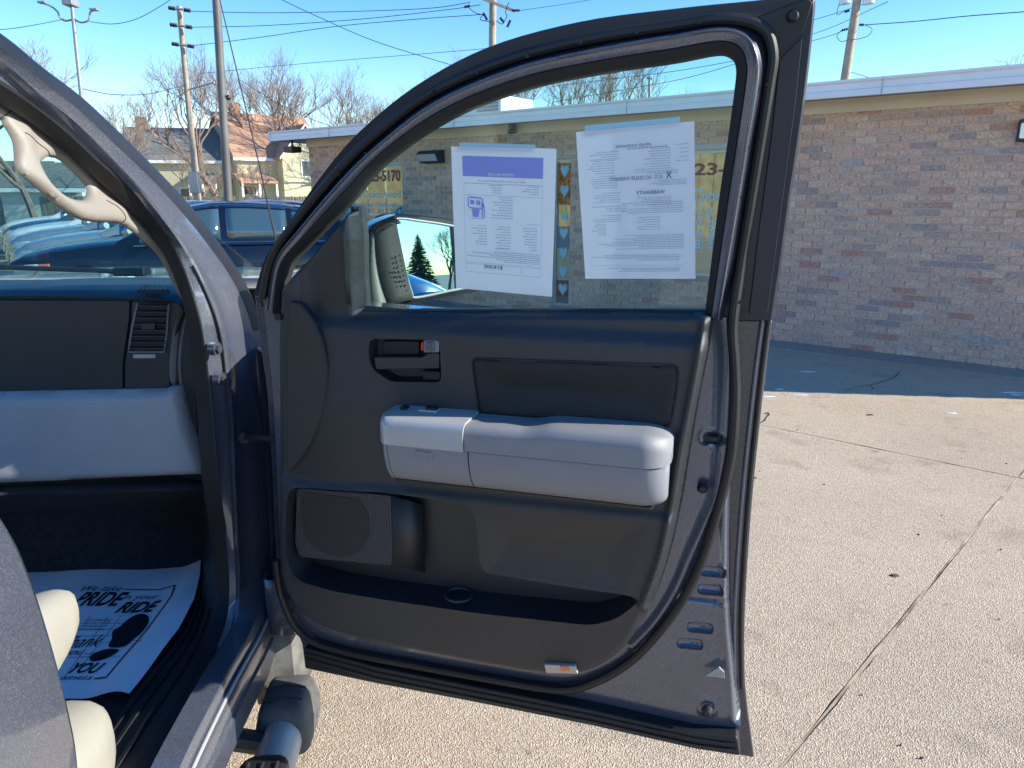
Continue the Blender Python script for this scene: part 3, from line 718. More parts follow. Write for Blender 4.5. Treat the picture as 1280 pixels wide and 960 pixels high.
tree('bare tree just left of the first wooden pole, limbs spreading over the dark roofed house', 190, 40, 5.6, 1, None)
tree('bare tree at the far left, its top just above the windshield pillar', 150, 46, 6.0, 2)
tree('large bare tree behind the grey steel pole, between the two houses', 296, 52, 9.4, 3)
tree('round crowned bare tree above the brown roofed house', 352, 64, 11.4, 4)
tree('bare tree at the right of the brown roofed house, by the eave', 385, 62, 10.4, 5)
tree('smaller bare tree behind the left end of the shop roof', 428, 60, 9.6, 2)
tree('low bare tree top over the shop roof beside the door arch', 470, 60, 8.2, 1)
tree('bare tree crown beside the centre pole above the arch', 600, 62, 10.4, 3)
tree('dense bare tree behind the roof, left of the papers in the door window', 668, 58, 10.6, 4)
tree('dense bare tree behind the roof, right of the louvred unit in the door window', 715, 56, 10.4, 5)
tree('faint bare tree top behind the roof by the distant pole', 790, 75, 10.0, 3)
tree('small bare treetop over the roof near the right edge, left of two', 1150, 52, 8.2, 1)
tree('small bare treetop over the roof near the right edge, right of two', 1215, 50, 9.2, 2)
tree('thick mossy tree seen through the grab handle opening', 78, 34, 7.5, 3)
tree('bare tree at the left edge seen through the windshield', 8, 38, 9.0, 4)
tree('small bare shrub like tree in front of the yellow house', 350, 48, 3.6, 5)
tree('small bare tree in front of the pale house wall', 270, 46, 4.0, 2)

# ------------------------------------------------------------------ houses
def siding(name, c):
    m = mat(name, c, .8, var=.05, vscale=2); t = m.node_tree; N = t.nodes; L = t.links
    wv = N.new('ShaderNodeTexWave'); wv.bands_direction = 'Z'; wv.inputs['Scale'].default_value = 2.2; wv.wave_profile = 'SAW'
    tc = N.new('ShaderNodeTexCoord'); L.new(tc.outputs['Object'], wv.inputs['Vector'])
    bp = N.new('ShaderNodeBump'); bp.inputs['Distance'].default_value = .03; L.new(wv.outputs[1], bp.inputs['Height']); L.new(bp.outputs[0], N['Principled BSDF'].inputs['Normal']); return m
M['sidy'] = siding('cream_siding', (.66, .61, .40)); M['sid_shade'] = siding('shaded_cream_siding', (.36, .34, .36)); M['sidw'] = siding('white_siding', (.7, .69, .64))  # greyer siding copy: shade of the left gables put into its colour
M['roofb'] = mat('brown_shingles', (.40, .22, .14), .9, col2=(.50, .30, .20), vscale=6, bump=.5, bscale=12)
M['roofd'] = mat('grey_shingles', (.13, .13, .12), .9, col2=(.20, .20, .18), vscale=6, bump=.5, bscale=12)
M['hglass'] = mat('house_glass', (.06, .08, .10), .08); M['brickc'] = mat('chimney_brick', (.40, .22, .13), .9, var=.2, vscale=9)
def house(label, x, Y, yaw, Lx, Ly, hw, hr, wm, gm, rm, wins=(), cross=None, chim=None, porch=None):
    X0 = (x - 640) / FPX * Y * 1.03; root = tag(empty('house', (X0, Y, 0), yaw), label, 'house')
    hx, hy = Lx / 2, Ly / 2; o = .35
    mb = MB(); mb.add([(-hx,-hy,0),(hx,-hy,0),(hx,hy,0),(-hx,hy,0),(-hx,-hy,hw),(hx,-hy,hw),(hx,hy,hw),(-hx,hy,hw)], [(0,1,5,4),(1,2,6,5),(2,3,7,6),(3,0,4,7)]); mb.build('wall', wm, root, raw=True, smooth=False)
    for s in (-1, 1): MB().prism([(s*hx,-hy,hw),(s*hx,hy,hw),(s*hx,0,hr)], [(s*(hx-.1),-hy,hw),(s*(hx-.1),hy,hw),(s*(hx-.1),0,hr)]).build('gable', gm if s < 0 else wm, root, raw=True, smooth=False)
    k = (hr - hw) / hy
    rf = None
    for s in (-1, 1):
        e = hw - o * k; A = [(-hx-o, s*(hy+o), e), (hx+o, s*(hy+o), e), (hx+o, 0, hr+.02), (-hx-o, 0, hr+.02)]
        rf = MB().prism(A, [(p[0], p[1], p[2] + .16) for p in A]).build('roof', rm, root, raw=True, smooth=False)
        MB().box(-hx-o, hx+o, s*(hy+o)-.05, s*(hy+o)+.05, e-.12, e+.10).build('eave_board', M['white'], root, raw=True, smooth=False)
    for (face, u, z, ww, wh) in wins:
        def bx(mb, a, b, c, d, n0, n1):
            if face == 'f': mb.box(a, b, -hy - n1, -hy - n0, c, d)
            else: mb.box(-hx - n1, -hx - n0, a, b, c, d)
            return mb
        f = bx(MB(), u-ww/2-.12, u+ww/2+.12, z-.12, z+wh+.12, 0.0, .06).build('window', M['white'], root, raw=True, smooth=False)
        bx(MB(), u-ww/2, u+ww/2, z, z+wh/2-.04, .05, .075).build('pane', M['hglass'], f, raw=True, smooth=False)
        bx(MB(), u-ww/2, u+ww/2, z+wh/2+.04, z+wh, .05, .075).build('pane', M['hglass'], f, raw=True, smooth=False)
    if cross:
        cx, cw, ch, dep = cross; y0 = -hy - dep
        MB().box(cx-cw/2, cx+cw/2, y0, 0, 0, hw).build('wing_wall', wm, root, raw=True, smooth=False)
        MB().prism([(cx-cw/2, y0, hw), (cx+cw/2, y0, hw), (cx, y0, ch)], [(cx-cw/2, 0, hw), (cx+cw/2, 0, hw), (cx, 0, ch)]).build('wing_gable', wm, root, raw=True, smooth=False)
        kk = (ch - hw) / (cw / 2)
        for s in (-1, 1):
            A = [(cx + s*(cw/2+.3), y0-.3, hw-.3*kk), (cx, y0-.3, ch+.02), (cx, 0, ch+.02), (cx + s*(cw/2+.3), 0, hw-.3*kk)]
            MB().prism(A, [(p[0], p[1], p[2]+.16) for p in A]).build('roof', rm, root, raw=True, smooth=False)
            MB().prism([A[0], A[1], (A[1][0], y0-.36, A[1][2]), (A[0][0], y0-.36, A[0][2])], [(p[0], p[1], p[2]+.18) for p in (A[0], A[1], (A[1][0], y0-.36, A[1][2]), (A[0][0], y0-.36, A[0][2]))]).build('barge_board', M['white'], root, raw=True, smooth=False)
        f = MB().box(cx-.45, cx+.45, y0-.06, y0, 3.0, 4.3).build('window', M['white'], root, raw=True, smooth=False); MB().box(cx-.35, cx+.35, y0-.075, y0-.05, 3.1, 4.2).build('pane', M['hglass'], f, raw=True, smooth=False)
    if chim:
        cx, cy = chim; MB().box(cx-.35, cx+.35, cy-.35, cy+.35, hr-1, hr+.9).build('chimney', M['brickc'], root, raw=True, smooth=False)
    if porch:
        px_, pw = porch; MB().prism([(px_-pw/2,-hy-1.8,2.5),(px_+pw/2,-hy-1.8,2.5),(px_+pw/2,-hy,3.1),(px_-pw/2,-hy,3.1)], [(px_-pw/2,-hy-1.8,2.65),(px_+pw/2,-hy-1.8,2.65),(px_+pw/2,-hy,3.25),(px_-pw/2,-hy,3.25)]).build('porch_roof', rm, root, raw=True, smooth=False)
        for a in (-1, 0, 1): MB().box(px_+a*(pw/2-.1)-.07, px_+a*(pw/2-.1)+.07, -hy-1.75, -hy-1.61, 0, 2.5).build('porch_post', M['white'], root, raw=True, smooth=False)
    return root
house('pale yellow house with grey shingled roof and brick chimney, left of the wooden pole', 256, 60, R(14), 6.8, 7, 4.3, 6.6, M['sidy'], M['sid_shade'], M['roofd'],
      wins=[('f', 1.0, .9, 1.3, 1.2), ('f', -2.0, .9, 1.6, 1.3), ('f', -2.6, 2.9, .9, 1.0)], chim=(-2.6, 0), porch=(2.2, 2.0))
house('cream house with brown shingled roof and front gable, left of the shop corner', 352, 62, R(38), 6.8, 7.4, 4.6, 7.8, M['sidy'], M['sid_shade'], M['roofb'],
      wins=[('l', -1.5, 1.0, .9, 1.3), ('l', 1.5, 1.0, .9, 1.3), ('l', 0, 3.6, .9, 1.2), ('f', -2.6, 1.0, .9, 1.3)], cross=(1.5, 3.8, 6.8, 1.4), chim=(-2.0, 0), porch=(-2.4, 2.8))
house('small white garage seen through the grab handle opening', 106, 44, R(10), 4.2, 4, 2.1, 3.3, M['sidw'], M['sidw'], M['roofd'])
house('long low white building at the left edge behind the parked cars', 10, 70, R(8), 14, 7, 2.4, 4.6, M['sidw'], M['sidw'], M['roofd'])
# picket fence in front of the yards
fen = tag(empty('wooden_fence', (-20, 42, 0)), 'weathered board fence running in front of the far houses', 'fence')
mb = MB(); rr = random.Random(3); x = -32.0
while x < -9:
    mb.box(x, x + .13, 42 + rr.uniform(-.01, .01), 42.03, 0, 1.55 + rr.uniform(-.04, .04)); x += .15
tag(mb.build('fence_board', mat('fence_wood', (.34, .27, .20), .9, var=.2, vscale=5), fen, smooth=False), kind='stuff')
for z in (.4, 1.2): MB().box(-32, -9, 42.035, 42.08, z, z + .09).build('rail', M['wood'], fen, smooth=False)

# ------------------------------------------------------------------ parked cars
ST = [-2.42, -2.38, -2.2, -1.9, -1.5, -1.0, -.5, 0, .5, 1.0, 1.4, 1.8, 2.1, 2.28, 2.38, 2.42]
TOP = [.72, .98, 1.06, 1.07, .99, .97, .96, .96, .97, 1.0, .965, .915, .85, .77, .68, .55]
HW = [.62, .72, .80, .86, .90, .91, .915, .915, .915, .91, .90, .88, .83, .76, .68, .60]
BOT = [.42, .32, .25, .22, .2, .2, .2, .2, .2, .2, .2, .2, .2, .22, .26, .36]
def sect(i_or_x):
    x = i_or_x; t = np.interp(x, ST, TOP); h = np.interp(x, ST, HW); b = np.interp(x, ST, BOT)
    sh = t - .05
    return [(h*.80, b), (h*.94, b + .06), (h*.985, b + (sh-b)*.3), (h, b + (sh-b)*.52), (h*.995, b + (sh-b)*.72), (h*.965, b + (sh-b)*.90), (h*.93, sh + .01), (h*.84, t - .012), (h*.6, t + .012), (h*.3, t + .022), (0, t + .025)]
def bside(x, z):
    s = sect(x)[:8]; return float(np.interp(z, [p[1] for p in s], [p[0] for p in s]))
ZR = ([-2.10, -1.75, -1.4, -1.0, -.5, -.1, .25, .6, 1.05], [1.085, 1.24, 1.37, 1.44, 1.475, 1.47, 1.41, 1.25, 1.0])
def gh(x, s):
    zr = float(np.interp(x, *ZR)); zb = .93; k = min(1, (zr - zb) / .5)
    P = [(.875, zb), (.83, zb + (zr-zb)*.35), (.76, zb + (zr-zb)*.68), (.70, zb + (zr-zb)*.88), (.60, zr - .012), (.35, zr + .008), (0, zr + .015)]
    P = [((.86 - (.86 - y) * (.3 + .7 * k)) if i < 5 else y, z) for i, (y, z) in enumerate(P)]
    t = np.linspace(0, 1, 7); return float(np.interp(s, t, [p[0] for p in P])), float(np.interp(s, t, [p[1] for p in P]))
def patch(fn, us, vs, off=.004):
    rows = []
    for v in vs: rows.append([fn(u, v) for u in us])
    return rows
M['cglass'] = mat('tinted_car_glass', (.035, .07, .085), .03, .0, spec=1.0, coat=1)
def make_car(pm, label, loc, yaw, group, cat='car'):
    root = tag(empty('parked_car', loc, yaw), label, cat, group)
    xs = np.linspace(-2.42, 2.42, 61); rows = []
    for x in xs:
        s = sect(x); half = [(x, y, z) for y, z in s]; rows.append(half + [(x, -y, z) for y, z in s[::-1][1:]] + [])
    mb = MB(); mb.loft(rows, closed=True, cap=True); body = mb.build('body', pm, root, raw=True, ang=50)
    ct = MB()
    for x in (1.42, -1.42):
        for s in (-1, 1): ct.tube([(x, s*.62, .34), (x, s*1.1, .34)], .375, 28)
    co = ct.build('cut', pm, None); bo = body.modifiers.new('c', 'BOOLEAN'); bo.operation = 'DIFFERENCE'; bo.object = co; bo.solver = 'EXACT'
    body.parent = None; bpy.context.view_layer.update(); dg = bpy.context.evaluated_depsgraph_get()
    me = bpy.data.meshes.new_from_object(body.evaluated_get(dg)); body.modifiers.clear(); body.data = me; body.parent = root; bpy.data.objects.remove(co)
    me.shade_smooth(); me.set_sharp_from_angle(angle=R(45))
    xs = np.linspace(-2.10, 1.05, 34); rows = []
    for x in xs:
        h = [gh(x, t) for t in np.linspace(0, 1, 13)]; rows.append([(x, y, z) for y, z in h] + [(x, -y, z) for y, z in h[::-1][1:]])
    MB().loft(rows).build('cabin_top', pm, root, raw=True, ang=60)
    for s in (-1, 1):
        for (x0, x1) in ((-.18, .78), (-1.02, -.26), (-1.50, -1.08)):
            rows = []
            for t in np.linspace(.07, .56, 6):
                rr_ = []
                for x in np.linspace(x0, x1, 9):
                    y, z = gh(x, t); rr_.append((x, s * (y + .006), z))
                rows.append(rr_)
            MB().loft(rows).build('window', M['cglass'], root, raw=True, solid=.004)
        mb = MB(); P = [(x, s * (gh(x, .60)[0] + .006), gh(x, .60)[1]) for x in np.linspace(-1.6, .8, 20)]; mb.tube(P, .009, 6)
        mb.tube([(x, s * (gh(x, .03)[0] + .006), gh(x, .03)[1]) for x in np.linspace(-1.6, .85, 12)], .009, 6); mb.build('chrome_trim', M['chrome'], root, raw=True)
        for xd in (.95, -.22, -1.08):
            P = [(xd + (.05 if xd > 0 else 0) * 0, s * (bside(xd, z) + .0005), z) for z in np.linspace(.28, .93, 10)]; MB().tube(P, .004, 4).build('door_seam', M['rub'], root, raw=True)
        for xd in (-.05, -.92): MB().tube([(xd - .09, s * (bside(xd, .80) + .018), .80), (xd + .09, s * (bside(xd, .80) + .018), .80)], .014, 8).build('door_handle', pm, root, raw=True)
        MB().tube([(.62, s*.90, .98), (.66, s*.98, 1.0), (.60, s*1.04, 1.02)], [.03, .075, .06], 10).build('side_mirror', pm, root, raw=True)
        # headlight wraps round the corner
        def hl(x0, x1, z0, z1, off, m, nm):
            rows = [[(x, s * (bside(x, z0 + (z1 - z0) * v) + off), z0 + (z1 - z0) * v - .05 * (x - x0)) for x in np.linspace(x0, x1, 8)] for v in np.linspace(0, 1, 4)]
            return MB().loft(rows).build(nm, m, root, raw=True, solid=.01)
        hl(1.93, 2.385, .62, .745, .006, M['lens'], 'headlight'); hl(1.80, 1.95, .645, .75, .007, M['amber'], 'side_marker'); hl(-2.36, -2.0, .80, .93, .007, M['red'], 'tail_light')
        for xw in (1.42, -1.42):
            wh = MB(); prof = [(.20, -.10), (.31, -.10), (.335, -.06), (.335, .06), (.31, .10), (.20, .10)]
            rows = [[(xw + r_ * math.cos(a), s * .80 + n, .335 + r_ * math.sin(a)) for r_, n in prof] for a in np.linspace(0, 2*math.pi, 29)]
            wl = MB().loft(rows, closed=True).build('wheel', M['tire'], root, raw=True)
            rm = MB(); c = np.array((xw, s * .875, .335))
            rm.tube([c + (0, -s * .12, 0), c + (0, -s * .10, 0)], .21, 24)
            for k in range(5):
                a = 2 * math.pi * k / 5; d = np.array((math.cos(a), 0, math.sin(a))); rm.obox(c + d * .11, d, np.array((-d[2], 0, d[0])), (0, 1, 0), .10, .022, .012)
            rows = [[(xw + r_ * math.cos(a), s * (.80 + n), .335 + r_ * math.sin(a)) for r_, n in ((.205, .04), (.215, .10), (.195, .10), (.19, .04))] for a in np.linspace(0, 2*math.pi, 29)]
            rm.loft(rows, closed=True); rm.build('rim', M['galv'], wl, raw=True)
        MB().tube([(x, s * (bside(x, .24) - .01), .23) for x in np.linspace(-1.0, 1.0, 6)], .03, 6).build('sill', M['rub'], root, raw=True)
    def panel(x0, x1, hw0, hw1, nm, m):
        rows = []
        for x in np.linspace(x0, x1, 12):
            k = (x - x0) / (x1 - x0); hwid = hw0 + (hw1 - hw0) * k; r2 = []
            for y in np.linspace(-hwid, hwid, 11):
                tt = np.linspace(0, 1, 25); G = [gh(x, t) for t in tt]; z = float(np.interp(abs(y), [g[0] for g in G][::-1], [g[1] for g in G][::-1])); r2.append((x + .004 * (1 if x0 > 0 else -1), y, z + .006))
            rows.append(r2)
        MB().loft(rows).build(nm, m, root, raw=True, solid=.004)
    panel(.18, 1.0, .54, .70, 'windshield', M['cglass']); panel(-2.0, -1.15, .66, .52, 'rear_window', M['cglass'])
    MB().prism([(2.40, -.45, .50), (2.40, .45, .50), (2.37, .50, .66), (2.37, -.50, .66)], [(2.46, -.43, .51), (2.46, .43, .51), (2.42, .48, .65), (2.42, -.48, .65)]).build('grille', M['rub'], root, raw=True, bevel=.01)
    for z in (.54, .58, .62): MB().tube([(2.455, -.42, z), (2.455, .42, z)], .007, 6).build('grille_bar', M['chrome'], root, raw=True)
    MB().tube([(2.455, -.48, .66), (2.46, 0, .675), (2.455, .48, .66)], .012, 6).build('grille_bar', M['chrome'], root, raw=True)
    for s in (-1, 1): MB().tube([(2.36, s*.30, .2), (2.30, s*.62, .2)], .05, 8).build('lower_lip', M['rub'], root, raw=True)
    return root
def paint(n, c, metal=.5, rough=.28): return mat(n, c, rough, metal, coat=1, var=.04, vscale=2)
CP = {'navy': mat('navy_car_paint', (.007, .010, .024), .25, .3, coat=.35, var=.04, vscale=2), 'silver': paint('silver_car_paint', (.50, .51, .50)), 'white': paint('white_car_paint', (.78, .78, .76), 0, .35), 'pewter': paint('pewter_car_paint', (.42, .44, .45)), 'dark': paint('dark_car_paint', (.03, .035, .045)), 'teal': paint('steel_blue_car_paint', (.10, .18, .24))}
YW = R(180 + 20)
ax = np.array((-math.cos(R(20)), -math.sin(R(20)))); aw = np.array((-math.sin(R(20)), math.cos(R(20))))
c0 = np.array((-3.75, 9.55)) + aw * .91 + ax * (-.22) * -1
gcars = 'cars parked in a row beyond the windshield'
make_car(CP['navy'], 'dark navy sedan parked side on, nearest of the row behind the truck pillar', (c0[0], c0[1], 0), YW, gcars)
for k, (key, lab) in enumerate([('silver', 'silver sedan directly behind the navy one, seen through the windshield'), ('pewter', 'pewter grey sedan third in the row seen through the windshield'),
                                ('white', 'white sedan fourth in the row seen through the windshield'), ('teal', 'steel blue sedan fifth in the row, roof just showing through the windshield'), ('white', 'white sedan farthest in the row, under the distant trees')]):
    c = c0 + aw * (2.75 * (k + 1)) + ax * (.6 + .75 * k); make_car(CP[key], lab, (c[0], c[1], 0), YW, gcars)
make_car(CP['dark'], 'dark grey car parked far off by the fence, left of the shop corner', (-13.2, 38, 0), R(200), None)
make_car(CP['teal'], 'blue car roof just visible behind the navy sedan by the shop corner', (-5.6, 15.6, 0), R(200), None)

# ------------------------------------------------------------------ what the side mirror and shop windows see
make_car(CP['white'], 'white car reflected at the bottom of the side mirror', (9.3, -3.2, 0), R(100), None)
def conifer(label, loc, H, seed):
    root = tag(empty('conifer_tree', loc), label, 'tree'); rr = random.Random(seed)
    MB().tube([(0, 0, 0), (0, 0, H)], [.22, .03], 8).build('trunk', M['bark'], root, raw=True)
    mb = MB(); z = H * .12
    while z < H * .98:
        R0 = (H - z) * .36 + .03
        for k in range(9):
            a = rr.uniform(0, 6.28); L_ = R0 * rr.uniform(.7, 1.1); d = np.array((math.cos(a), math.sin(a), -.18)); n = 7
            for j in range(n * 2):
                t = rr.uniform(.15, 1); p = np.array((0, 0, z)) + d * L_ * t; s = min(.13, .05 + R0 * .12) * rr.uniform(.6, 1.3)
                q = np.array([rr.gauss(0, 1) for _ in range(3)]); q /= np.linalg.norm(q); r_ = np.cross(q, d); r_ /= np.linalg.norm(r_) + 1e-6
                mb.add([p - r_ * s * .3, p + d * s * 1.4 + q * s * .2, p + r_ * s * .3], [(0, 1, 2)])
        z += H * .012
    mb.build('crown', M['needle'], root, raw=True, smooth=False)
conifer('dark green conifer reflected in the side mirror', (40, -15.8, 0), 3.9, 5)
o = tree('bare tree reflected in the side mirror beside the conifer', 0, 1, 4, 4, None); o.location = (40, -14.0, 0)
rt = tag(empty('utility_pole', (40, -13.5, 0)), 'distant utility pole reflected in the side mirror', 'utility pole')
MB().tube([(40, -13.5, 0), (40, -13.5, 6.2)], .14, 8).build('shaft', M['wood'], rt)
for z in (5.8, 5.2): MB().tube([(39.4, -14.3, z), (40.6, -12.7, z)], .08, 6).build('crossarm', M['wood'], rt)
sh = tag(empty('board_fence', (-16, 6, 0)), 'tall tan board fence reflected in the shop window', 'fence')
fw = mat('tan_fence_wood', (.46, .33, .15), .85, col2=(.30, .19, .08), vscale=3)
for k in range(46):
    y = -8 + k * .62; rr = random.Random(k); MB().box(-16.0 + rr.uniform(-.02, .02), -15.94, y, y + .585, 0, 3.3 + rr.uniform(-.05, .05)).build('board', fw, sh, smooth=False)
#%%TRUCK
# ================================================================== THE PICKUP TRUCK (front passenger door open)
TY = R(4.0); er = np.array((math.cos(TY), math.sin(TY), 0)); ef = np.array((-math.sin(TY), math.cos(TY), 0)); ez = np.array((0, 0, 1.))
def T3(a, b, z): return a * er + b * ef + z * ez
truck = tag(empty('pickup_truck', tuple(T3(-1.3, 1.4, 0))), 'slate grey pickup truck with its front passenger door swung wide open', 'truck')
def prt(n, mb, m, p, **k): return mb.build(n, m, p, **k)
TUM, ZB = .30, 1.28
def sideP(x, y, a):
    "photo ray to the cab side surface at lateral offset a, leaning in above the belt"
    d = ray(x, y); n = er; t = (a - CAMP @ er) / (d @ er); P = CAMP + d * t
    if P[2] > ZB:
        n2 = er + TUM * ez; t = (a + TUM * ZB - CAMP @ n2) / (d @ n2); P = CAMP + d * t
    return P
# ---- aperture rings: pillar, jamb and sill are one continuous pressed section
LN = [  # pixel rows from windshield side / outside to cabin
 [(-60, 10), (0, 41), (53, 84), (103, 122), (150, 166), (200, 216), (237, 256), (269, 297), (305, 350), (325, 400), (332, 450), (336, 520), (341, 600), (344, 680), (345, 735), (326, 785), (290, 850), (250, 930), (225, 985)],
 [(-60, 28), (0, 60), (50, 101), (97, 137), (141, 179), (189, 224), (226, 264), (258, 303), (292, 352), (313, 402), (322, 450), (328, 520), (333, 600), (337, 680), (338, 730), (315, 785), (279, 850), (238, 930), (213, 985)],
 [(-60, 44), (0, 78), (45, 118), (90, 153), (131, 193), (172, 236), (205, 276), (230, 312), (254, 357), (272, 402), (281, 450), (286, 520), (289, 600), (293, 680), (295, 735), (290, 782), (268, 842), (232, 908), (182, 985)],
 [(-60, 66), (0, 100), (41, 130), (77, 158), (113, 192), (148, 221), (180, 254), (206, 290), (230, 340), (247, 392), (257, 450), (265, 520), (272, 600), (284, 680), (289, 735), (283, 782), (256, 838), (222, 902), (168, 985)],
 [(-60, 90), (0, 125), (40, 150), (72, 175), (105, 205), (141, 238), (170, 265), (195, 293), (219, 340), (235, 392), (243, 450), (250, 520), (256, 600), (268, 680), (274, 735), (268, 778), (243, 836), (206, 900), (152, 985)]]
AO = [[-.555]*9 + [-.54, -.53, -.52, -.51, -.505, -.503, -.503, -.503, -.503, -.503],
      [-.548]*9 + [-.545, -.54, -.53, -.52, -.515, -.51, -.508, -.506, -.506, -.506],
      [-.560]*9 + [-.562, -.565, -.568, -.57, -.57, -.565, -.56, -.558, -.556, -.556],
      [-.578]*9 + [-.585, -.59, -.59, -.59, -.59, -.585, -.58, -.575, -.575, -.575],
      [-.600]*9 + [-.615, -.62, -.62, -.62, -.62, -.615, -.61, -.605, -.60, -.60]]
G = [[sideP(x, y, a) for (x, y), a in zip(r, o)] for r, o in zip(LN, AO)]
G = [cat_open(g, 4) for g in G]
def mixr(A, B, t, da=0): return [p * (1 - t) + q * t + er * da for p, q in zip(A, B)]
cab = MB().loft([[p - er * .05 for p in G[1]], G[1], mixr(G[1], G[2], .12, .006), mixr(G[1], G[2], .5, -.002), mixr(G[1], G[2], .86, -.003), mixr(G[1], G[2], .93, .004), G[2], mixr(G[2], G[3], .5, -.010), G[3]])
body = prt('cab_body', cab, M['paint'], truck, ang=50)
# windshield-side rubber moulding and gap
prt('pillar_moulding', MB().loft([[p - er * .06 + ef * .01 for p in G[0][:38]], G[0][:38], mixr(G[0], G[1], .3, .006)[:38], mixr(G[0], G[1], .8, .003)[:38], G[1][:38]]), M['rub'], body)
prt('jamb_edge', MB().loft([[p - er * .05 for p in G[0][36:]], G[0][36:], mixr(G[0], G[1], .5, .003)[36:], G[1][36:]]), M['paint'], body)
prt('door_seal', MB().loft([G[3], mixr(G[3], G[4], .10, .006), mixr(G[3], G[4], .4, .010), mixr(G[3], G[4], .85, .004), G[4], [p - er * .006 - ez * .002 for p in G[4]]]), M['rub'], body)
prt('seam_sealer', MB().tube([p + er * .002 for p in mixr(G[2], G[3], .1)[30:66]], .0025, 6), M['rub'], body)
# door hinge bolts, check strap, drip screws
def onjamb(x, y, a=-.575): return sideP(x, y, a)
for (x, y) in ((271, 436), (277, 474)):
    c = onjamb(x, y, -.562); d = (er - ef * .35); d = d / np.linalg.norm(d)
    b = prt('hinge_bolt', MB().tube([c - d * .014, c + d * .002], .016, 20), M['steelb'], body, ang=30)
    prt('bolt_head', MB().tube([c, c + d * .009], .009, 6), M['steelb'], b, ang=20)
cs = sideP(307, 546, -.535); ce = None

# ================================================================== DOOR
def inset(P, d):
    P = [np.array(p, float) for p in P]; n = len(P); A = sum(P[i][0]*P[(i+1)%n][1] - P[(i+1)%n][0]*P[i][1] for i in range(n)); s = 1 if A > 0 else -1; out = []
    for i in range(n):
        t = P[(i+1)%n] - P[i-1]; t = t / (np.linalg.norm(t) + 1e-9); out.append(P[i] + s * d * np.array((-t[1], t[0])))
    return out
DO = np.array((-.505, 1.437, .50)); DU = np.array((.9615, -.2747, 0)); DN = np.array((-.2747, -.9615, 0))
DF = Fr(DO, DU, (0, 0, 1), DN, vb=.83, k=.12)
P_ = lambda L, h=0.: DF.poly(L, h)
ROWS = {
 'D': [(318, 368), (333, 322), (362, 278), (408, 212), (452, 162), (520, 107), (610, 59), (725, 27), (850, 10), (940, 1), (1004, -6), (1019, -6), (1014, 60), (1003, 150), (988, 250), (977, 330), (966, 400)],
 'S': [(330, 372), (342, 324), (368, 284), (426, 215), (472, 171), (538, 121), (634, 78), (738, 52), (838, 36), (905, 26), (950, 36), (966, 62), (962, 110), (950, 180), (938, 255), (926, 330), (915, 400)],
 'H': [(334, 385), (345, 326), (373, 288), (431, 220), (478, 176), (545, 126), (640, 85), (740, 61), (838, 44), (902, 35), (936, 46), (949, 75), (948, 110), (936, 180), (924, 255), (911, 330), (899, 400)],
 'G': [(350, 396), (357, 338), (384, 305), (430, 257), (478, 203), (560, 147), (655, 110), (755, 89), (842, 76), (895, 66), (913, 69), (920, 80), (919, 105), (909, 180), (900, 240), (890, 320), (881, 394)]}
def row(k, off): return cat_open([DF.P(x, y, off) for x, y in ROWS[k]], 5)
rD, rS, rH, rG = row('D', -.03), row('S', -.03), row('H', 0.0), row('G', -.015)
dn = DN
def mr(A, B, t, h=0): return [p * (1 - t) + q * t + dn * h for p, q in zip(A, B)]
# lower pressed shell
lowR = [(966, 400), (958, 460), (949, 540), (941, 620), (935, 700), (931, 780), (932, 860), (943, 948)]
lowB = [(900, 940), (760, 911), (600, 879), (470, 855), (381, 836)]
lowL = [(377, 805), (353, 745), (345, 700), (340, 600), (334, 500), (325, 430), (318, 368)]
skin = P_(cat_open(lowR, 3)[:-1] + [(943, 948)] + lowB + cat_open(lowL, 3), -.055) 
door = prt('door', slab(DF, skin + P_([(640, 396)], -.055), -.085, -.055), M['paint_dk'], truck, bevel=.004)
door['label'] = 'open front passenger door, trim side toward the viewer'
steelpx = cat_open([(915, 398), (921, 450), (919, 540), (914, 620), (913, 700), (914, 780), (920, 850), (926, 906)], 4) + [(926, 920), (880, 915), (740, 884), (600, 856), (470, 828), (381, 806)] + cat_open([(377, 800), (353, 742), (346, 700), (341, 600), (336, 500), (329, 430), (322, 372)], 3)
steel = P_(steelpx) + P_([(640, 400)])
seam = P_(cat_open([(600, 842), (680, 858), (745, 866), (800, 856), (850, 825), (885, 775), (905, 720)], 5))
slots = [P_(roundpoly([(x - 17, y - 9), (x + 17, y - 6), (x + 17, y + 8), (x - 17, y + 5)], 6), 0) for x, y in ((891, 720), (888, 743), (875, 791), (862, 811))]
plug = P_(roundpoly([(875, 880), (895, 883), (893, 900), (873, 896)], 9)); plug2 = P_(roundpoly([(871, 604), (885, 604), (885, 617), (871, 617)], 6))
latch = P_(roundpoly([(881, 545), (903, 546), (901, 560), (879, 558)], 5))
ridge = P_(cat_open([(903, 400), (908, 450), (905, 520), (903, 560), (896, 620), (880, 660), (862, 700), (845, 740), (820, 780), (790, 812)], 4))
edgeln = P_(cat_open([(921, 400), (925, 460), (922, 540), (916, 620), (914, 700), (915, 780), (921, 850), (925, 905)], 4))
step = P_([(852, 752), (905, 760)])
TRIMQ = P_([(445, 402), (660, 402), (860, 402), (842, 570), (815, 700), (772, 788), (715, 826), (565, 806), (412, 768), (366, 722), (358, 500), (364, 402)])
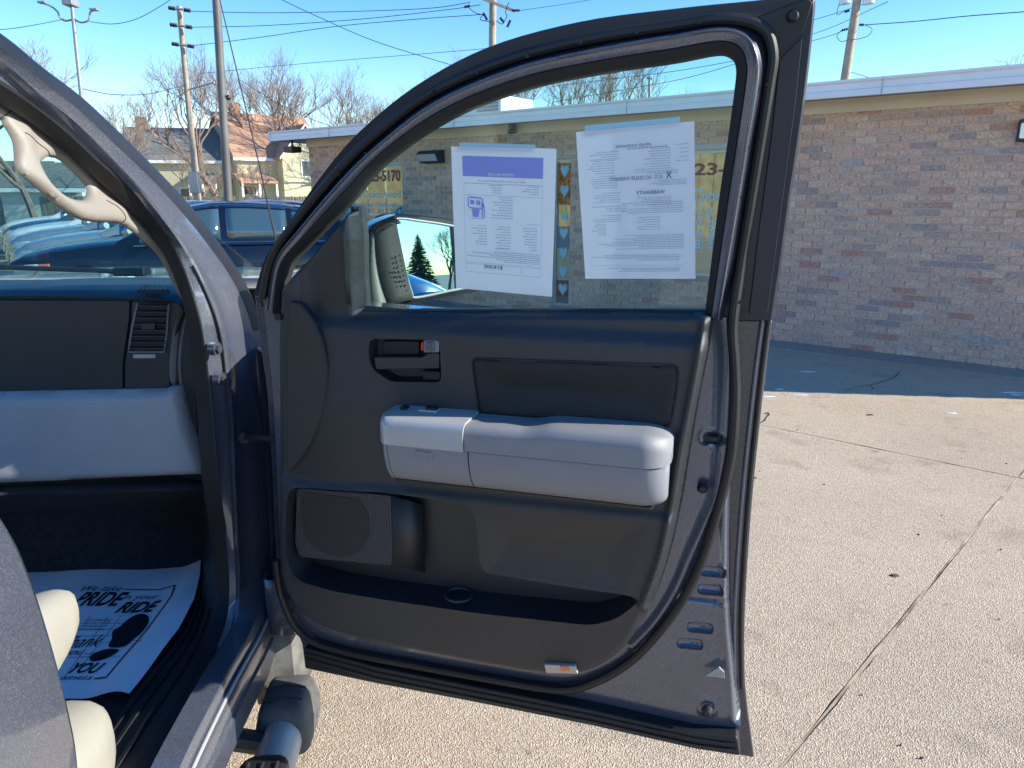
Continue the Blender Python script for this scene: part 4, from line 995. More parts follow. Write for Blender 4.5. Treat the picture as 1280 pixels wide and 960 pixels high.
def fsteel(W):
    h = np.zeros(len(W)) - .004
    for s in slots: q = sdf(W, s); h += .002 * np.exp(-((q - .002) / .003) ** 2) - .010 * sstep(-q, 0, .0045)
    h += -.012 * sstep(-sdf(W, plug), 0, .004) * 0 + .004 * np.exp(-(sdf(W, plug) / .004) ** 2)
    h += -.03 * sstep(-sdf(W, latch), -.001, .004) + .003 * np.exp(-((sdf(W, latch) - .004) / .003) ** 2)
    h += .008 * np.exp(-(dline(W, ridge) / .010) ** 2) - .002 * np.exp(-(dline(W, seam) / .002) ** 2)
    h += -.028 * sstep(-dline(W, edgeln), -.010, 0) + .004 * np.exp(-((dline(W, edgeln) - .014) / .004) ** 2)
    h += -.005 * np.exp(-((W[:, 1] - step[0][1]) / .004) ** 2) * sstep(W[:, 0], step[0][0] - .01, step[0][0]) 
    h += -.012 * sstep(-sdf(W, steel), -.012, 0)
    h += -.05 * sstep(-sdf(W, TRIMQ), .002, .014)
    return h
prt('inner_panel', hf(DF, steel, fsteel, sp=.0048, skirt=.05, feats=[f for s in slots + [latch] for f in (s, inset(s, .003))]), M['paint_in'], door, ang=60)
for p, r_ in ((plug, .008), (plug2, .007)):
    c = DF.to3(np.mean(p, axis=0), -.004); prt('plug', MB().tube([c, c + DN * .006, c + DN * .011], [r_ * 1.4, r_ * 1.3, r_ * .7], 16), M['rub'], door)
c = DF.to3(np.mean(latch, axis=0), -.02); prt('latch', MB().tube([c - DU * .008, c + DU * .008], .006, 10).obox(c - DN * .008, DU, DN, ez, .016, .003, .012), M['bronze'], door)
prt('hem_seal', MB().tube([DF.P(x - 5, y, -.046) for x, y in cat_open(lowR[:-1], 3)], .0042, 8), M['rub'], door)
prt('hem_flange', MB().tube([DF.P(x - 13, y, -.040) for x, y in cat_open(lowR[:-1], 3)], .0030, 8), M['paint_in'], door)
# upper frame
prt('window_frame', MB().loft([[p - DN * .055 for p in mr(rD, rS, 0)], [p - DN * .045 for p in rD], rD, mr(rD, rS, .06, .004), mr(rD, rS, .5, .003), mr(rD, rS, .93, .004), rS, mr(rS, rH, .5, -.004), rH, [p - DN * .02 for p in rH]]), M['dkpaint'], door, ang=40)
prt('frame_trim', MB().loft([rH, mr(rH, rG, .04, .005), mr(rH, rG, .10, .007), mr(rH, rG, .17, .004), mr(rH, rG, .24, .003), mr(rH, rG, .52, .006), mr(rH, rG, .56, .002)]), M['paint_in'], door, ang=50)
prt('glass_run', MB().loft([mr(rH, rG, .54, .002), mr(rH, rG, .60, .006), mr(rH, rG, .94, .002), rG, [p - DN * .03 for p in rG]]), M['felt'], door, ang=50)
prt('frame_back', MB().loft([[p - DN * .055 for p in rD], [p - DN * .055 for p in rH], [p - DN * .03 for p in rG]]), M['dkpaint'], door)
# corner gusset plates in the top rear corner
q = [(948, 20), (1010, -3), (1016, 3), (1004, 40), (972, 72), (955, 40)]
prt('corner_plate', slab(DF, P_(q, -.022), -.028, -.022), M['rub'], door, bevel=.002)
q = [(974, 74), (1004, 44), (995, 130), (975, 280), (960, 392), (936, 392), (948, 290), (964, 170)]
prt('rear_frame_plate', slab(DF, P_(q, -.022), -.028, -.023), M['dkpaint'], door, bevel=.002)
c = DF.P(991, 20, -.02); prt('plug', MB().tube([c, c + DN * .006], [.009, .006], 14), M['rub'], door)
# rubber seal running right round the door, with its clips
sealpx = [(345, 700), (352, 745), (375, 790), (420, 812), (520, 832), (620, 850), (700, 862), (745, 852), (790, 825), (828, 785), (856, 745), (877, 700), (892, 655), (905, 610), (915, 560), (919, 500), (918, 450), (916, 405), (926, 330), (938, 255), (950, 180), (961, 110), (966, 66), (952, 34), (905, 24), (838, 33), (738, 49), (634, 75), (538, 117), (470, 168), (424, 212), (366, 282), (340, 324), (329, 372)]
SP = cat_open([DF.P(x, y, -.002 if y > 395 else -.018) for x, y in sealpx], 5)
prt('rubber_seal', MB().tube(SP, .0088, 10), M['rub'], door)
mb = MB()
for (x, y) in ((424, 218), (458, 192), (498, 146), (541, 114), (597, 91), (659, 71), (725, 54), (795, 41), (873, 28), (959, 106), (950, 177), (939, 240), (925, 377), (919, 440), (914, 553), (898, 640)):
    c = DF.P(x, y, -.006); mb.tube([c, c + DN * .004], .0028, 8)
tag(prt('seal_clips', mb, M['inkk'], door), kind='stuff')
# weatherstrip along the bottom
bs = P_([(379, 810), (470, 834), (600, 860), (740, 888), (868, 917), (922, 922), (926, 946), (868, 937), (740, 908), (600, 880), (470, 855), (381, 836)], .012)
prt('bottom_weatherstrip', slab(DF, bs, -.052, .012), M['rub'], door, bevel=.005)
for dy in (5, 12): prt('weatherstrip_lip', MB().tube([DF.P(x, y + dy, .013) for x, y in ((382, 812), (470, 836), (600, 862), (740, 890), (868, 919), (922, 926))], .003, 6), M['rub'], door)
# window glass and sail corner
gl = P_([(425, 396), (425, 262), (478, 198), (560, 142), (655, 105), (755, 84), (842, 71), (898, 61), (918, 66), (926, 80), (924, 110), (914, 180), (905, 240), (893, 320), (884, 398)], -.028)
prt('window_glass', slab(DF, gl, -.030, -.026), M['gwin'], door, smooth=False)
# moulded trim panel
trimpx = [(441, 392), (560, 393), (760, 393), (878, 394), (889, 398), (892, 405)] + cat_open([(886, 440), (874, 500), (862, 570), (850, 640), (836, 700), (818, 752), (793, 800), (762, 830), (722, 845), (660, 842), (560, 824), (450, 801), (398, 783), (368, 760), (352, 730), (346, 690), (346, 600), (345, 500), (344, 420), (347, 360)], 4) + [(374, 326), (402, 291), (431, 258), (436, 300), (437, 350)]
HB = .034
insq = P_(roundpoly([(594, 454), (842, 463), (840, 490), (833, 530), (604, 515), (600, 490)], 9), HB)
trim = P_(trimpx, HB)
pocket = P_(roundpoly([(366, 606), (480, 612), (578, 626), (596, 640), (603, 712), (700, 728), (790, 741), (800, 748), (772, 770), (740, 778), (600, 763), (500, 749), (420, 736), (372, 722), (360, 690), (361, 630)], 14), HB)
bulge = P_(roundpoly([(600, 636), (700, 642), (818, 642), (803, 700), (786, 745), (700, 730), (604, 716)], 12), HB)
handle = P_(roundpoly([(463, 423), (550, 425), (552, 478), (490, 477), (468, 462), (462, 445)], 8), HB)
rline = P_(cat_open([(889, 405), (876, 480), (860, 560), (846, 640), (832, 700), (812, 752)], 5), HB)
leftgap = P_([(372, 392), (371, 330)], HB); belt = P_([(380, 390)], HB)
ledge = P_(cat_open([(360, 596), (400, 604), (480, 606), (600, 620), (812, 640)], 4), HB)
dip = P_([(430, 520)], HB)[0]
crease1 = P_(cat_open([(356, 340), (353, 420), (361, 500), (362, 592)], 4), HB)
sailln = P_([(345, 352), (372, 350), (372, 392)], HB)
botln = P_(cat_open([(352, 735), (375, 775), (430, 797), (560, 821), (700, 843)], 4), HB)
def ftrim(W):
    s = -sdf(W, trim); h = HB * (1 - (1 - np.clip(s / .016, 0, 1)) ** 2) ** .5
    h += .012 * np.exp(-((dline(W, rline) - .011) / .0075) ** 2)
    h += .012 * np.exp(-(((W[:, 0] - dip[0]) / .10) ** 2 + ((W[:, 1] - dip[1]) / .16) ** 2))          # swell in front of the armrest
    top = W[:, 1] - belt[0][1]
    h -= .016 * sstep(top, -.035, 0) * sstep(W[:, 0], .09, .14)
    h += .010 * sstep(-(W[:, 1] - np.interp(W[:, 0], [p[0] for p in ledge], [p[1] for p in ledge])), -.010, .012) * sstep(s, 0, .02)
    h -= .016 * sstep(-sdf(W, insq), .0, .006)
    p = sdf(W, pocket); h -= .070 * sstep(-p, .0, .006); h += .002 * np.exp(-((p - .003) / .004) ** 2)
    b = sdf(W, bulge); h -= .009 * sstep(-b, .0, .06) * (p > 0)
    hd = sdf(W, handle); h -= .030 * sstep(-hd, .0, .004); h += .0015 * np.exp(-((hd - .002) / .003) ** 2)
    h -= .003 * np.exp(-(dline(W, crease1) / .0022) ** 2) + .003 * np.exp(-(dline(W, botln) / .003) ** 2)
    h -= .003 * np.exp(-(dline(W, sailln) / .002) ** 2)
    return h
prt('trim_panel', hf(DF, trim, ftrim, sp=.005, skirt=.03, feats=[handle, inset(handle, .004), pocket, inset(pocket, .006)]), M['blk'], door, ang=70)
# sail quarter panel left of the glass: sloped toward the pane
rows = [[DF.P(x, y, h) for x, y in ((434 - k, 280), (436 - k, 305), (438 - k, 350), (441 - k, 380))] for k, h in ((6, .0325), (3, .026))] + [[DF.P(x, y, -.026) for x, y in ((441, 272), (443, 300), (444, 350), (446, 390))]]
prt('sail_trim_edge', MB().loft(rows), M['blk'], door, solid=.003)
prt('glass_channel', MB().tube([DF.P(x, y, -.02) for x, y in ((441, 258), (443, 300), (444, 350), (446, 394))], .0035, 8), M['felt'], door)
prt('belt_seal', MB().tube([DF.P(x, y, -.012) for x, y in ((441, 391), (560, 392), (760, 392), (884, 394))], .009, 8), M['felt'], door)
# front curved cover
cov = P_([(364, 376)] + cat_open([(377, 379), (396, 405), (408, 440), (411, 475), (405, 515), (390, 552), (366, 586)], 4) + [(360, 588), (361, 480)], HB + .004)
prt('front_cover', slab(DF, cov, HB - .012, HB + .011), M['blk'], door, bevel=.003)
prt('cover_groove', MB().tube([DF.to3(p, HB + .0095) for p in cov[1:-2]], .0022, 5), M['inkk'], door)
c = DF.P(348, 396, .034); prt('screw_cap', MB().tube([c - DN * .006, c + DN * .003], .007, 14), M['rub'], door)
# upper insert
ins = P_(roundpoly([(588, 448), (848, 457), (846, 490), (838, 535), (598, 520), (594, 490)], 9), HB + .004)
insd = lambda W: HB + .003 - .010 * sstep(-sdf(W, ins), .0, .075) - .004 * (1 - sstep(-sdf(W, ins), 0, .003))
prt('fabric_insert', hf(DF, ins, insd, sp=.006, skirt=.02), M['blk2'], door, ang=60)
prt('insert_groove', MB().tube([DF.to3(p, HB + .0005) for p in ins], .0018, 5, closed=True), M['inkk'], door)
# pull handle
hr = P_(roundpoly([(467, 446), (528, 446), (536, 441), (549, 441), (549, 461), (470, 462)], 3), HB + .002)
prt('pull_handle', slab(DF, hr, HB - .014, HB + .004), M['blk'], door, bevel=.003)
prt('handle_cup', slab(DF, P_(roundpoly([(477, 426), (524, 426), (524, 444), (478, 444)], 5), HB - .012), HB - .030, HB - .012), M['blk2'], door, bevel=.003)
prt('handle_cup', slab(DF, P_(roundpoly([(526, 463), (551, 464), (551, 476), (528, 475)], 4), HB - .005), HB - .030, HB - .004), M['blk2'], door, bevel=.003)
prt('lock_lever', slab(DF, P_(roundpoly([(529, 425), (549, 425), (549, 441), (529, 441)], 3), HB), HB - .02, HB + .001), M['greyp'], door, bevel=.003)
prt('lock_lever', slab(DF, P_(roundpoly([(532, 427), (543, 427), (543, 439), (532, 439)], 2), HB + .003), HB - .0, HB + .005), M['steelb'], door, bevel=.002)
prt('lock_marker', slab(DF, P_([(526.5, 428), (529, 428), (529, 438), (526.5, 438)], HB), HB - .018, HB + .001), M['red'], door, smooth=False)
# armrest: sections in (n, z) swept along the door, ends rounded
def sweep(prof, u0, u1, r0, r1, inset=None, n=7):
    rows = []
    for k in range(n): 
        t = k / (n - 1) * math.pi / 2; rows.append((u0 + r0 * (1 - math.sin(t)) if False else u0 + r0 * (1 - math.cos(t)), math.sin(t) if r0 else 1))
    R1 = []
    for k in range(n):
        t = k / (n - 1) * math.pi / 2; R1.append((u1 - r1 * (1 - math.cos(t)), math.sin(t) if r1 else 1))
    rows += [(u0 + (u1 - u0 - r1) * j / 12 + r0 * (1 - j / 12), 1) for j in range(1, 12)] + R1[::-1]
    zc = sum(p[1] for p in prof) / len(prof); out = []
    for u, s in rows:
        s = max(s, .02); out.append([DF.to3((u, zc + (z - zc) * (1 - (1 - s) * .25)), .02 + (nn - .02) * (.55 + .45 * s)) for nn, z in prof])
    return MB().loft(out, closed=True, cap=True)
def arcp(n0, z0, n1, z1, r, k=6):
    "rounded top-front corner from (n0,z0) horizontally to (n1,z0) then down to (n1,z1)"
    return [(n0, z0)] + [(n1 - r + r * math.sin(t), z0 - r + r * math.cos(t)) for t in [math.pi / 2 * j / k for j in range(k + 1)]] + [(n1, z1)]
zt = P_([(530, 509)], .04)[0][1]; zl = P_([(530, 560)], .125)[0][1]; zbm = P_([(560, 608)], .095)[0][1]; zt2 = P_([(760, 517)], .04)[0][1]
u0 = P_([(469, 545)], .12)[0][0]; u1 = P_([(579, 545)], .122)[0][0]; u2 = P_([(839, 560)], .12)[0][0]
lid = prt('armrest_lid', sweep(arcp(.03, zt, .126, zl, .020) + [(.120, zl - .003), (.03, zl - .003)], u0, u1, .022, 0), M['silver'], door, ang=40)
uu = P_([(690, 515)], .05)[0][0]
rows = []
for u in list(np.linspace(u1 + .0015, uu - .045, 8)) + list(np.linspace(uu - .04, u2 - .05, 18)) + [u2 - .05 + .05 * math.sin(t) for t in np.linspace(.1, 1.56, 12)]:
    e = sstep(np.array([u]), uu - .04, uu + .02)[0]; q_ = max(0, (u - (u2 - .05)) / .05); k2 = max(.02, 1 - q_ ** 2) ** .5
    zz = zt - .004 + .009 * e - .022 * (1 - k2); nf = .03 + (.122 - .03) * (.45 + .55 * k2)
    r_ = .019 + .004 * e
    rows.append([DF.to3((u, z), n_) for n_, z in arcp(.028, zz, nf, zl, r_, 9) + [(.028, zl)]])
prt('armrest_pad', MB().loft(rows, closed=True, cap=True), M['grey'], door, ang=75)
pr3 = [(.03, zl - .002), (.119, zl - .002), (.118, zl - .02), (.110, (zl + zbm) / 2 - .01), (.098, zbm + .012), (.088, zbm + .002), (.03, zbm)]
prt('pocket_door', sweep(pr3, u0 + .006, u0 + .021, .010, 0), M['greyp'], door, ang=50)
ld = prt('pocket_door', sweep(pr3, u0 + .0225, u1 + .006, 0, 0), M['greyp'], door, ang=50)
prt('pocket_door', sweep(pr3, u1 + .0085, u2 - .004, 0, .045), M['greyp'], door, ang=50)
prt('pocket_floor', MB().prism([DF.to3((u0 + .02, zbm - .001), .03), DF.to3((u2 - .02, zbm - .001), .03), DF.to3((u2 - .03, zbm - .001), .085), DF.to3((u0 + .02, zbm - .001), .085)], [DF.to3((u0 + .02, zbm - .008), .03), DF.to3((u2 - .02, zbm - .008), .03), DF.to3((u2 - .03, zbm - .008), .080), DF.to3((u0 + .02, zbm - .008), .080)]), M['blk'], door, smooth=False)
q = P_([(519, 562), (541, 565), (541, 577), (521, 574)], .118)
prt('pocket_latch', slab(DF, roundpoly(q, .004), .108, .121), M['grey'], door, bevel=.003)
def topbox(nm, x, y, du, dnn, dz, m, hb=.0):
    c = DF.px(x, y, .07); c = DF.to3((c[0], zt), 0) ; 
    t = (zt - (DF.px(x, y, 0)[1])) ; d = ray(x, y); tt = (DO[2] + zt - CAMZ) / d[2]; P = CAMP + d * tt
    return MB().obox(P + ez * hb, DU, DN, ez, du, dnn, dz).build(nm, m, door, bevel=.002)
topbox('switch_recess', 536, 513, .019, .010, .002, M['silver'], .001); topbox('window_switch', 540, 513, .011, .0075, .003, M['blk2'], .004)
topbox('door_lock_switch', 506, 511, .006, .010, .003, M['blk2'], .003)
# speaker grille with round cone behind the mesh
gm = mat('speaker_mesh', (.055, .06, .072), .5); t_ = gm.node_tree; Nn = t_.nodes; Ll = t_.links
vv = Nn.new('ShaderNodeTexVoronoi'); vv.voronoi_dimensions = '2D'; vv.inputs['Scale'].default_value = 175; vv.inputs['Randomness'].default_value = .0; tc_ = Nn.new('ShaderNodeTexCoord'); dt_ = Nn.new('ShaderNodeVectorMath'); dt_.operation = 'DOT_PRODUCT'; dt_.inputs[1].default_value = tuple(DU); Ll.new(tc_.outputs['Object'], dt_.inputs[0])
sx_ = Nn.new('ShaderNodeSeparateXYZ'); Ll.new(tc_.outputs['Object'], sx_.inputs[0]); cx_ = Nn.new('ShaderNodeCombineXYZ'); Ll.new(dt_.outputs['Value'], cx_.inputs[0]); Ll.new(sx_.outputs[2], cx_.inputs[1]); Ll.new(cx_.outputs[0], vv.inputs['Vector'])
rr_ = Nn.new('ShaderNodeMapRange'); rr_.inputs[1].default_value = .25; rr_.inputs[2].default_value = .4; Ll.new(vv.outputs['Distance'], rr_.inputs[0])
mxx = Nn.new('ShaderNodeMix'); mxx.data_type = 'RGBA'; mxx.inputs[6].default_value = (.006, .006, .008, 1); mxx.inputs[7].default_value = (.05, .055, .066, 1); Ll.new(rr_.outputs[0], mxx.inputs[0]); Ll.new(mxx.outputs[2], Nn['Principled BSDF'].inputs['Base Color'])
bb_ = Nn.new('ShaderNodeBump'); bb_.inputs['Strength'].default_value = .6; bb_.inputs['Distance'].default_value = .001; Ll.new(rr_.outputs[0], bb_.inputs['Height']); Ll.new(bb_.outputs[0], Nn['Principled BSDF'].inputs['Normal'])
gm2 = gm.copy(); gm2.name = 'speaker_cone_mesh'
for n_ in gm2.node_tree.nodes:
    if n_.type == 'MIX': n_.inputs[7].default_value = (.022, .024, .03, 1)
gp = P_(roundpoly([(370, 610), (489, 619), (491, 708), (374, 697), (368, 680)], 6), .022)
prt('speaker_grille', slab(DF, gp, -.02, .022), gm, door, bevel=.003)
cc = DF.px(416, 652, .027); rad = DF.px(461, 655, .027)[0] - cc[0]; cl = []
for k in range(40):
    a = 2 * math.pi * k / 40; p = np.array((cc[0] + rad * math.cos(a), cc[1] + rad * math.sin(a))); cl.append(p)
gmin = DF.px(372, 613, .027); lo_ = DF.px(380, 694, .027)
cl = [np.array((max(p[0], gmin[0] + .002), min(max(p[1], lo_[1] + .003), gmin[1] - .004))) for p in cl]
prt('speaker_cone', slab(DF, cl, .0215, .0232), gm2, door, smooth=False)
prt('speaker_side', MB().loft([[DF.P(490, 620, .022), DF.P(490, 708, .022)], [DF.P(512, 626, .010), DF.P(514, 712, .012)], [DF.P(530, 632, -.012), DF.P(532, 716, -.006)]]), M['blk'], door, solid=.004)
# cup holders
cup = P_(roundpoly([(494, 736), (560, 736), (606, 744), (602, 760), (500, 752)], 5), .03)
ct_ = DF.P(550, 745, .0) - ez * .002; prt('cup_tray', MB().obox(ct_, DU, DN, ez, .066, .032, .003), M['blk'], door, bevel=.003)
for x in (530, 574):
    c = DF.P(x, 745, .0) + DN * .002; rws = [c + ez * .004 + .027 * (DU * math.cos(a) + DN * math.sin(a)) for a in [2*math.pi*k/28 for k in range(28)]]
    prt('cup_ring', MB().tube(rws, .004, 8, closed=True), M['blk'], door)
# reflector and paint scuff
rf = prt('reflector', slab(DF, P_(roundpoly([(680, 830), (719, 832), (723, 842), (683, 841)], 2), HB + .016), HB - .02, HB + .018), mat('clear_reflector', (.55, .45, .38), .2, .2, bump=.8, bscale=400), door, bevel=.002)
prt('reflector_spot', slab(DF, P_([(700, 832), (711, 833), (712, 838), (702, 838)], HB + .018), HB + .005, HB + .0195), M['amber'], rf, smooth=False)
prt('paint_chip', slab(DF, P_([(880, 845), (899, 834), (905, 840), (906, 848), (895, 846)], .0), -.003, .0008), mat('pale_chip', (.35, .34, .32), .7), door, smooth=False)
# door check strap to the body
de = DF.P(345, 549, -.02); prt('check_strap', MB().tube([cs, cs * .5 + de * .5, de], [.008, .006, .006], 10).tube([cs - ef * .012, cs + ef * .010], .014, 14), M['bronze'], door)
# side mirror beyond the glass
mn = np.array((.60, -.80, .06)); mn = mn / np.linalg.norm(mn); mu = np.cross(ez, mn); mu = mu / np.linalg.norm(mu); 
if mu[0] < 0: mu = -mu
mv = np.cross(mn, mu); mv = mv if mv[2] > 0 else -mv
MO = hit(535, 318, (-.19, 1.80, 1.42), mn); MF = Fr(MO, mu, mv, mn)
gpx = [(491, 275), (530, 277), (568, 283), (600, 290), (640, 300), (655, 330), (640, 345), (600, 356), (560, 364), (520, 372), (514, 366), (506, 340), (496, 305)]
gz = cat_closed(MF.poly(gpx), 4)
mh_out = cat_closed(MF.poly([(488, 272), (530, 271), (570, 277), (610, 285), (650, 296), (664, 328), (650, 350), (605, 362), (560, 370), (518, 378), (508, 372), (500, 340), (490, 305)]), 4)
prt('mirror_glass', slab(MF, gz, -.006, -.002), M['mirror'], door, smooth=False)
lv = [(0, 1.0), (-.012, 1.04), (-.05, 1.06), (-.10, .98), (-.13, .75), (-.145, .35)]
cen = np.mean(mh_out, axis=0); rws = [[MF.to3(g, -.008) for g in gz], [MF.to3(g, .004) for g in gz]] + [[MF.to3(cen + (p - cen) * s, h) for p in mh_out] for h, s in lv]
prt('mirror_housing', MB().loft(rws, closed=True, cap=True), mat('dark_mirror_shell', (.012, .013, .015), .6, spec=.25, bump=.3, bscale=500), door, ang=50)
# arm and sail mount of the mirror
def sl(L, h): return cat_open([DF.P(x, y, hh) for (x, y), hh in zip(L, h)], 4)
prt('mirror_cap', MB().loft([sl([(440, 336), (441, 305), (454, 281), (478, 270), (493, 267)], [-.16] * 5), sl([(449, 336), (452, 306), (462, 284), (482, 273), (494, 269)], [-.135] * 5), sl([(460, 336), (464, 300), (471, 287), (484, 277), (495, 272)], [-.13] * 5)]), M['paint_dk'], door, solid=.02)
MA = mat('mirror_arm_plastic', (.035, .036, .036), .6, spec=.3, bump=.5, bscale=500)
prt('mirror_arm', MB().loft([sl([(466, 290), (460, 335), (459, 360), (462, 386)], [-.13, -.12, -.11, -.10]), sl([(468, 289), (472, 325), (478, 355), (488, 386)], [-.135, -.135, -.13, -.13])]), mat('sunlit_mirror_arm', (.11, .115, .11), .55), door, solid=.02, ang=30)  # lit face of the arm, its sunlight put into a paler colour
prt('mirror_arm', MB().loft([sl([(468, 289), (472, 325), (478, 355), (488, 386)], [-.133, -.133, -.128, -.128]), sl([(480, 280), (486, 315), (492, 345), (500, 378)], [-.15, -.155, -.155, -.15]), sl([(494, 270), (500, 300), (508, 338), (516, 374)], [-.17, -.18, -.18, -.17])]), MA, door, solid=.02, ang=60)
mb = MB()
for i in range(9):
    for j in range(4):
        if i < 3 and j < 2: continue
        x = 484 + i * 1.2 + j * 5.2; y = 322 + i * 6.2 - j * .8; c = DF.P(x, y, -.150 - j * .006); mb.tube([c, c + DN * .002 + DU * .001], .0019, 6)
tag(prt('arm_dimples', mb, M['inkk'], door), kind='stuff')
prt('mirror_lit_edge', MB().tube([MF.to3(p, .003) for p in gz], .0028, 6, closed=True), M['galv'], door)  # pale tube standing in for the sunlit edge round the glass
prt('outer_belt_ledge', slab(DF, P_([(441, 396), (884, 396), (884, 402), (441, 402)], -.06), -.085, -.03), M['paint'], door, bevel=.004)
# black mirror gusset peeking out left of the door
prt('mirror_gusset', slab(DF, P_([(322, 352), (333, 326), (345, 312), (348, 330), (336, 372), (326, 385)], -.05), -.09, -.05), M['rub'], door, bevel=.004)
#%%CABIN
# ================================================================== CABIN
BD = 1.80
DB = Fr(T3(0, BD, 0), er, ez, -ef)                 # dash face plane
D_ = lambda L, h=0.: DB.poly(L, h)
dash = prt('dashboard', slab(DB, D_([(-260, 384), (0, 374), (150, 376), (232, 384), (243, 395), (243, 500), (246, 560), (-260, 600)]), -.10, -.012), M['blk'], truck, bevel=.004)
# top pad rolling back to the windshield base
def dz(x, y, z): return hit(x, y, (0, 0, z), (0, 0, 1))
xa = [-300, -150, 0, 80, 150, 190, 215, 232]
r0 = [DB.P(x, y, -.006) for x, y in zip(xa, (386, 380, 374, 374, 375, 376, 380, 387))]
r1 = [DB.P(x, y, -.004) + ez * 0 for x, y in zip(xa, (382, 376, 370, 370, 371, 372, 376, 384))]
zf = max(p[2] for p in r1[2:6])
def back(p, db, dz_): return p + ef * db + ez * dz_
r2 = [back(p, .03, .011) for p in r1]; r3 = [back(p, .10, .016) for p in r1]; r4 = [back(p, .30, .008) for p in r1]; r5 = [back(p, .62, -.022) for p in r1]
r5[-1] = r5[-1] + er * -.02
prt('dash_top', MB().loft([r0, r1, r2, r3, r4, r5, [p - ez * .05 for p in r5]]), M['blk'], dash, ang=60)
prt('dash_end', slab(DB, D_([(222, 378), (244, 384), (248, 440), (252, 560), (256, 605), (225, 600)], -.01), -.20, -.02), M['blk2'], dash, bevel=.004)
prt('upper_glovebox', slab(DB, roundpoly(D_([(-260, 385), (0, 375), (162, 375.5), (161, 400), (153, 455), (153, 487), (-1, 491), (-260, 497)], .0), .006), -.02, .0), M['blk'], dash, bevel=.004)
vs = prt('vent_surround', slab(DB, roundpoly(D_([(165, 376), (222, 378), (231, 388), (219, 420), (213, 440), (212, 485), (156, 487), (156, 455), (164, 400)], .0), .006), -.02, .001), M['blk'], dash, bevel=.004)
prt('vent_well', slab(DB, roundpoly(D_([(172, 378), (211, 379), (206, 440), (161, 440)], .003), .004), .0, .003), M['inkk'], dash, smooth=False)
for k in range(8):
    y = 382 + k * 7.6; x0 = 171 - k * 1.3; x1 = 209.5 - k * .55
    a, b = DB.P(x0, y, .010), DB.P(x1, y, .010); prt('vent_slat', MB().prism([a, b, b - DB.en * .012 + ez * .006, a - DB.en * .012 + ez * .006], [p - ez * .0025 for p in (a, b, b - DB.en * .012 + ez * .006, a - DB.en * .012 + ez * .006)]), M['blk'], dash, smooth=False)
prt('vent_knob', slab(DB, roundpoly(D_([(177, 404), (194, 404), (193, 412), (176, 412)], .018), .002), .006, .018), M['blk'], dash, bevel=.002)
prt('vent_bezel', MB().tube([DB.P(x, y, .006) for x, y in ((172, 379), (166, 405), (162, 430), (161, 440), (205, 440), (208, 420), (211, 380))], .0022, 6), M['greyp'], dash)
prt('vent_wheel', slab(DB, roundpoly(D_([(166, 443), (194, 443), (194, 448), (166, 448)], .006), .002), .0, .006), M['silver'], dash, bevel=.002)
def strip(nm, A, B, m, h0, h1, th=.02):
    ra = [DB.P(x, y, h0) for x, y in A]; rb = [DB.P(x, y, h1) for x, y in B]; ra = cat_open(ra, 4); rb = cat_open(rb, 4)
    prt(nm, MB().loft([[p - DB.en * th for p in ra], ra, rb, [p - DB.en * th for p in rb]]), m, dash, ang=40)
strip('side_trim', [(226, 387), (217, 410), (213, 440), (212, 470), (217, 486)], [(229, 390), (224, 410), (221, 440), (220, 465), (219, 484)], M['grey_lit'], .008, -.012)
strip('side_trim', [(236, 386), (228, 408), (223.5, 435), (222.5, 460), (226, 490), (234, 530), (246, 566), (255, 580)], [(245, 384), (239, 404), (236, 430), (234, 460), (236, 490), (243, 530), (253, 562), (262, 578)], M['grey_lit'], -.004, -.030)
# grey lower dash
lowv = roundpoly(D_([(-260, 494), (0, 493), (204, 489), (207, 486), (221, 486), (224, 500), (232, 532), (246, 566), (256, 588), (252, 597), (200, 599), (0, 608), (-260, 616)], .03), .004)
def flow(W):
    s = -sdf(W, lowv); return .03 * (1 - (1 - np.clip(s / .03, 0, 1)) ** 2) ** .5 + .004
prt('lower_dash_panel', hf(DB, lowv, flow, sp=.012, skirt=.05), M['grey_lit'], dash, ang=60)
# airbag word on the dash top and defroster speaker
mb = MB(); AF = Fr(r3[2] - ef * .03 + ez * .0015, er, ef, ez); pA = AF.px(126, 367); pB = AF.px(158, 367); add_text(mb, AF, 'SRS AIRBAG', pA, pB[0] - pA[0], .007, .001); prt('airbag_lettering', mb, M['greyp'], dash, smooth=False)
sp_ = [dz(x, y, zf + .012) for x, y in ((171, 367), (180, 360), (202, 360), (213, 367))]
prt('defroster_grille', MB().prism(sp_, [p + ez * .008 for p in sp_]), M['inkk'], dash, bevel=.002)
mb = MB()
for k in range(7):
    a = sp_[0] + (sp_[3] - sp_[0]) * (k + .5) / 7.3 + ez * .009; b = sp_[1] + (sp_[2] - sp_[1]) * (k + .9) / 7.6 + ez * .009; mb.tube([a, b], .0012, 4)
    mb.tube([a, b - (b - a) * 0 - er * .012], .0012, 4)
tag(prt('grille_mesh', mb, M['blk'], dash), kind='stuff')
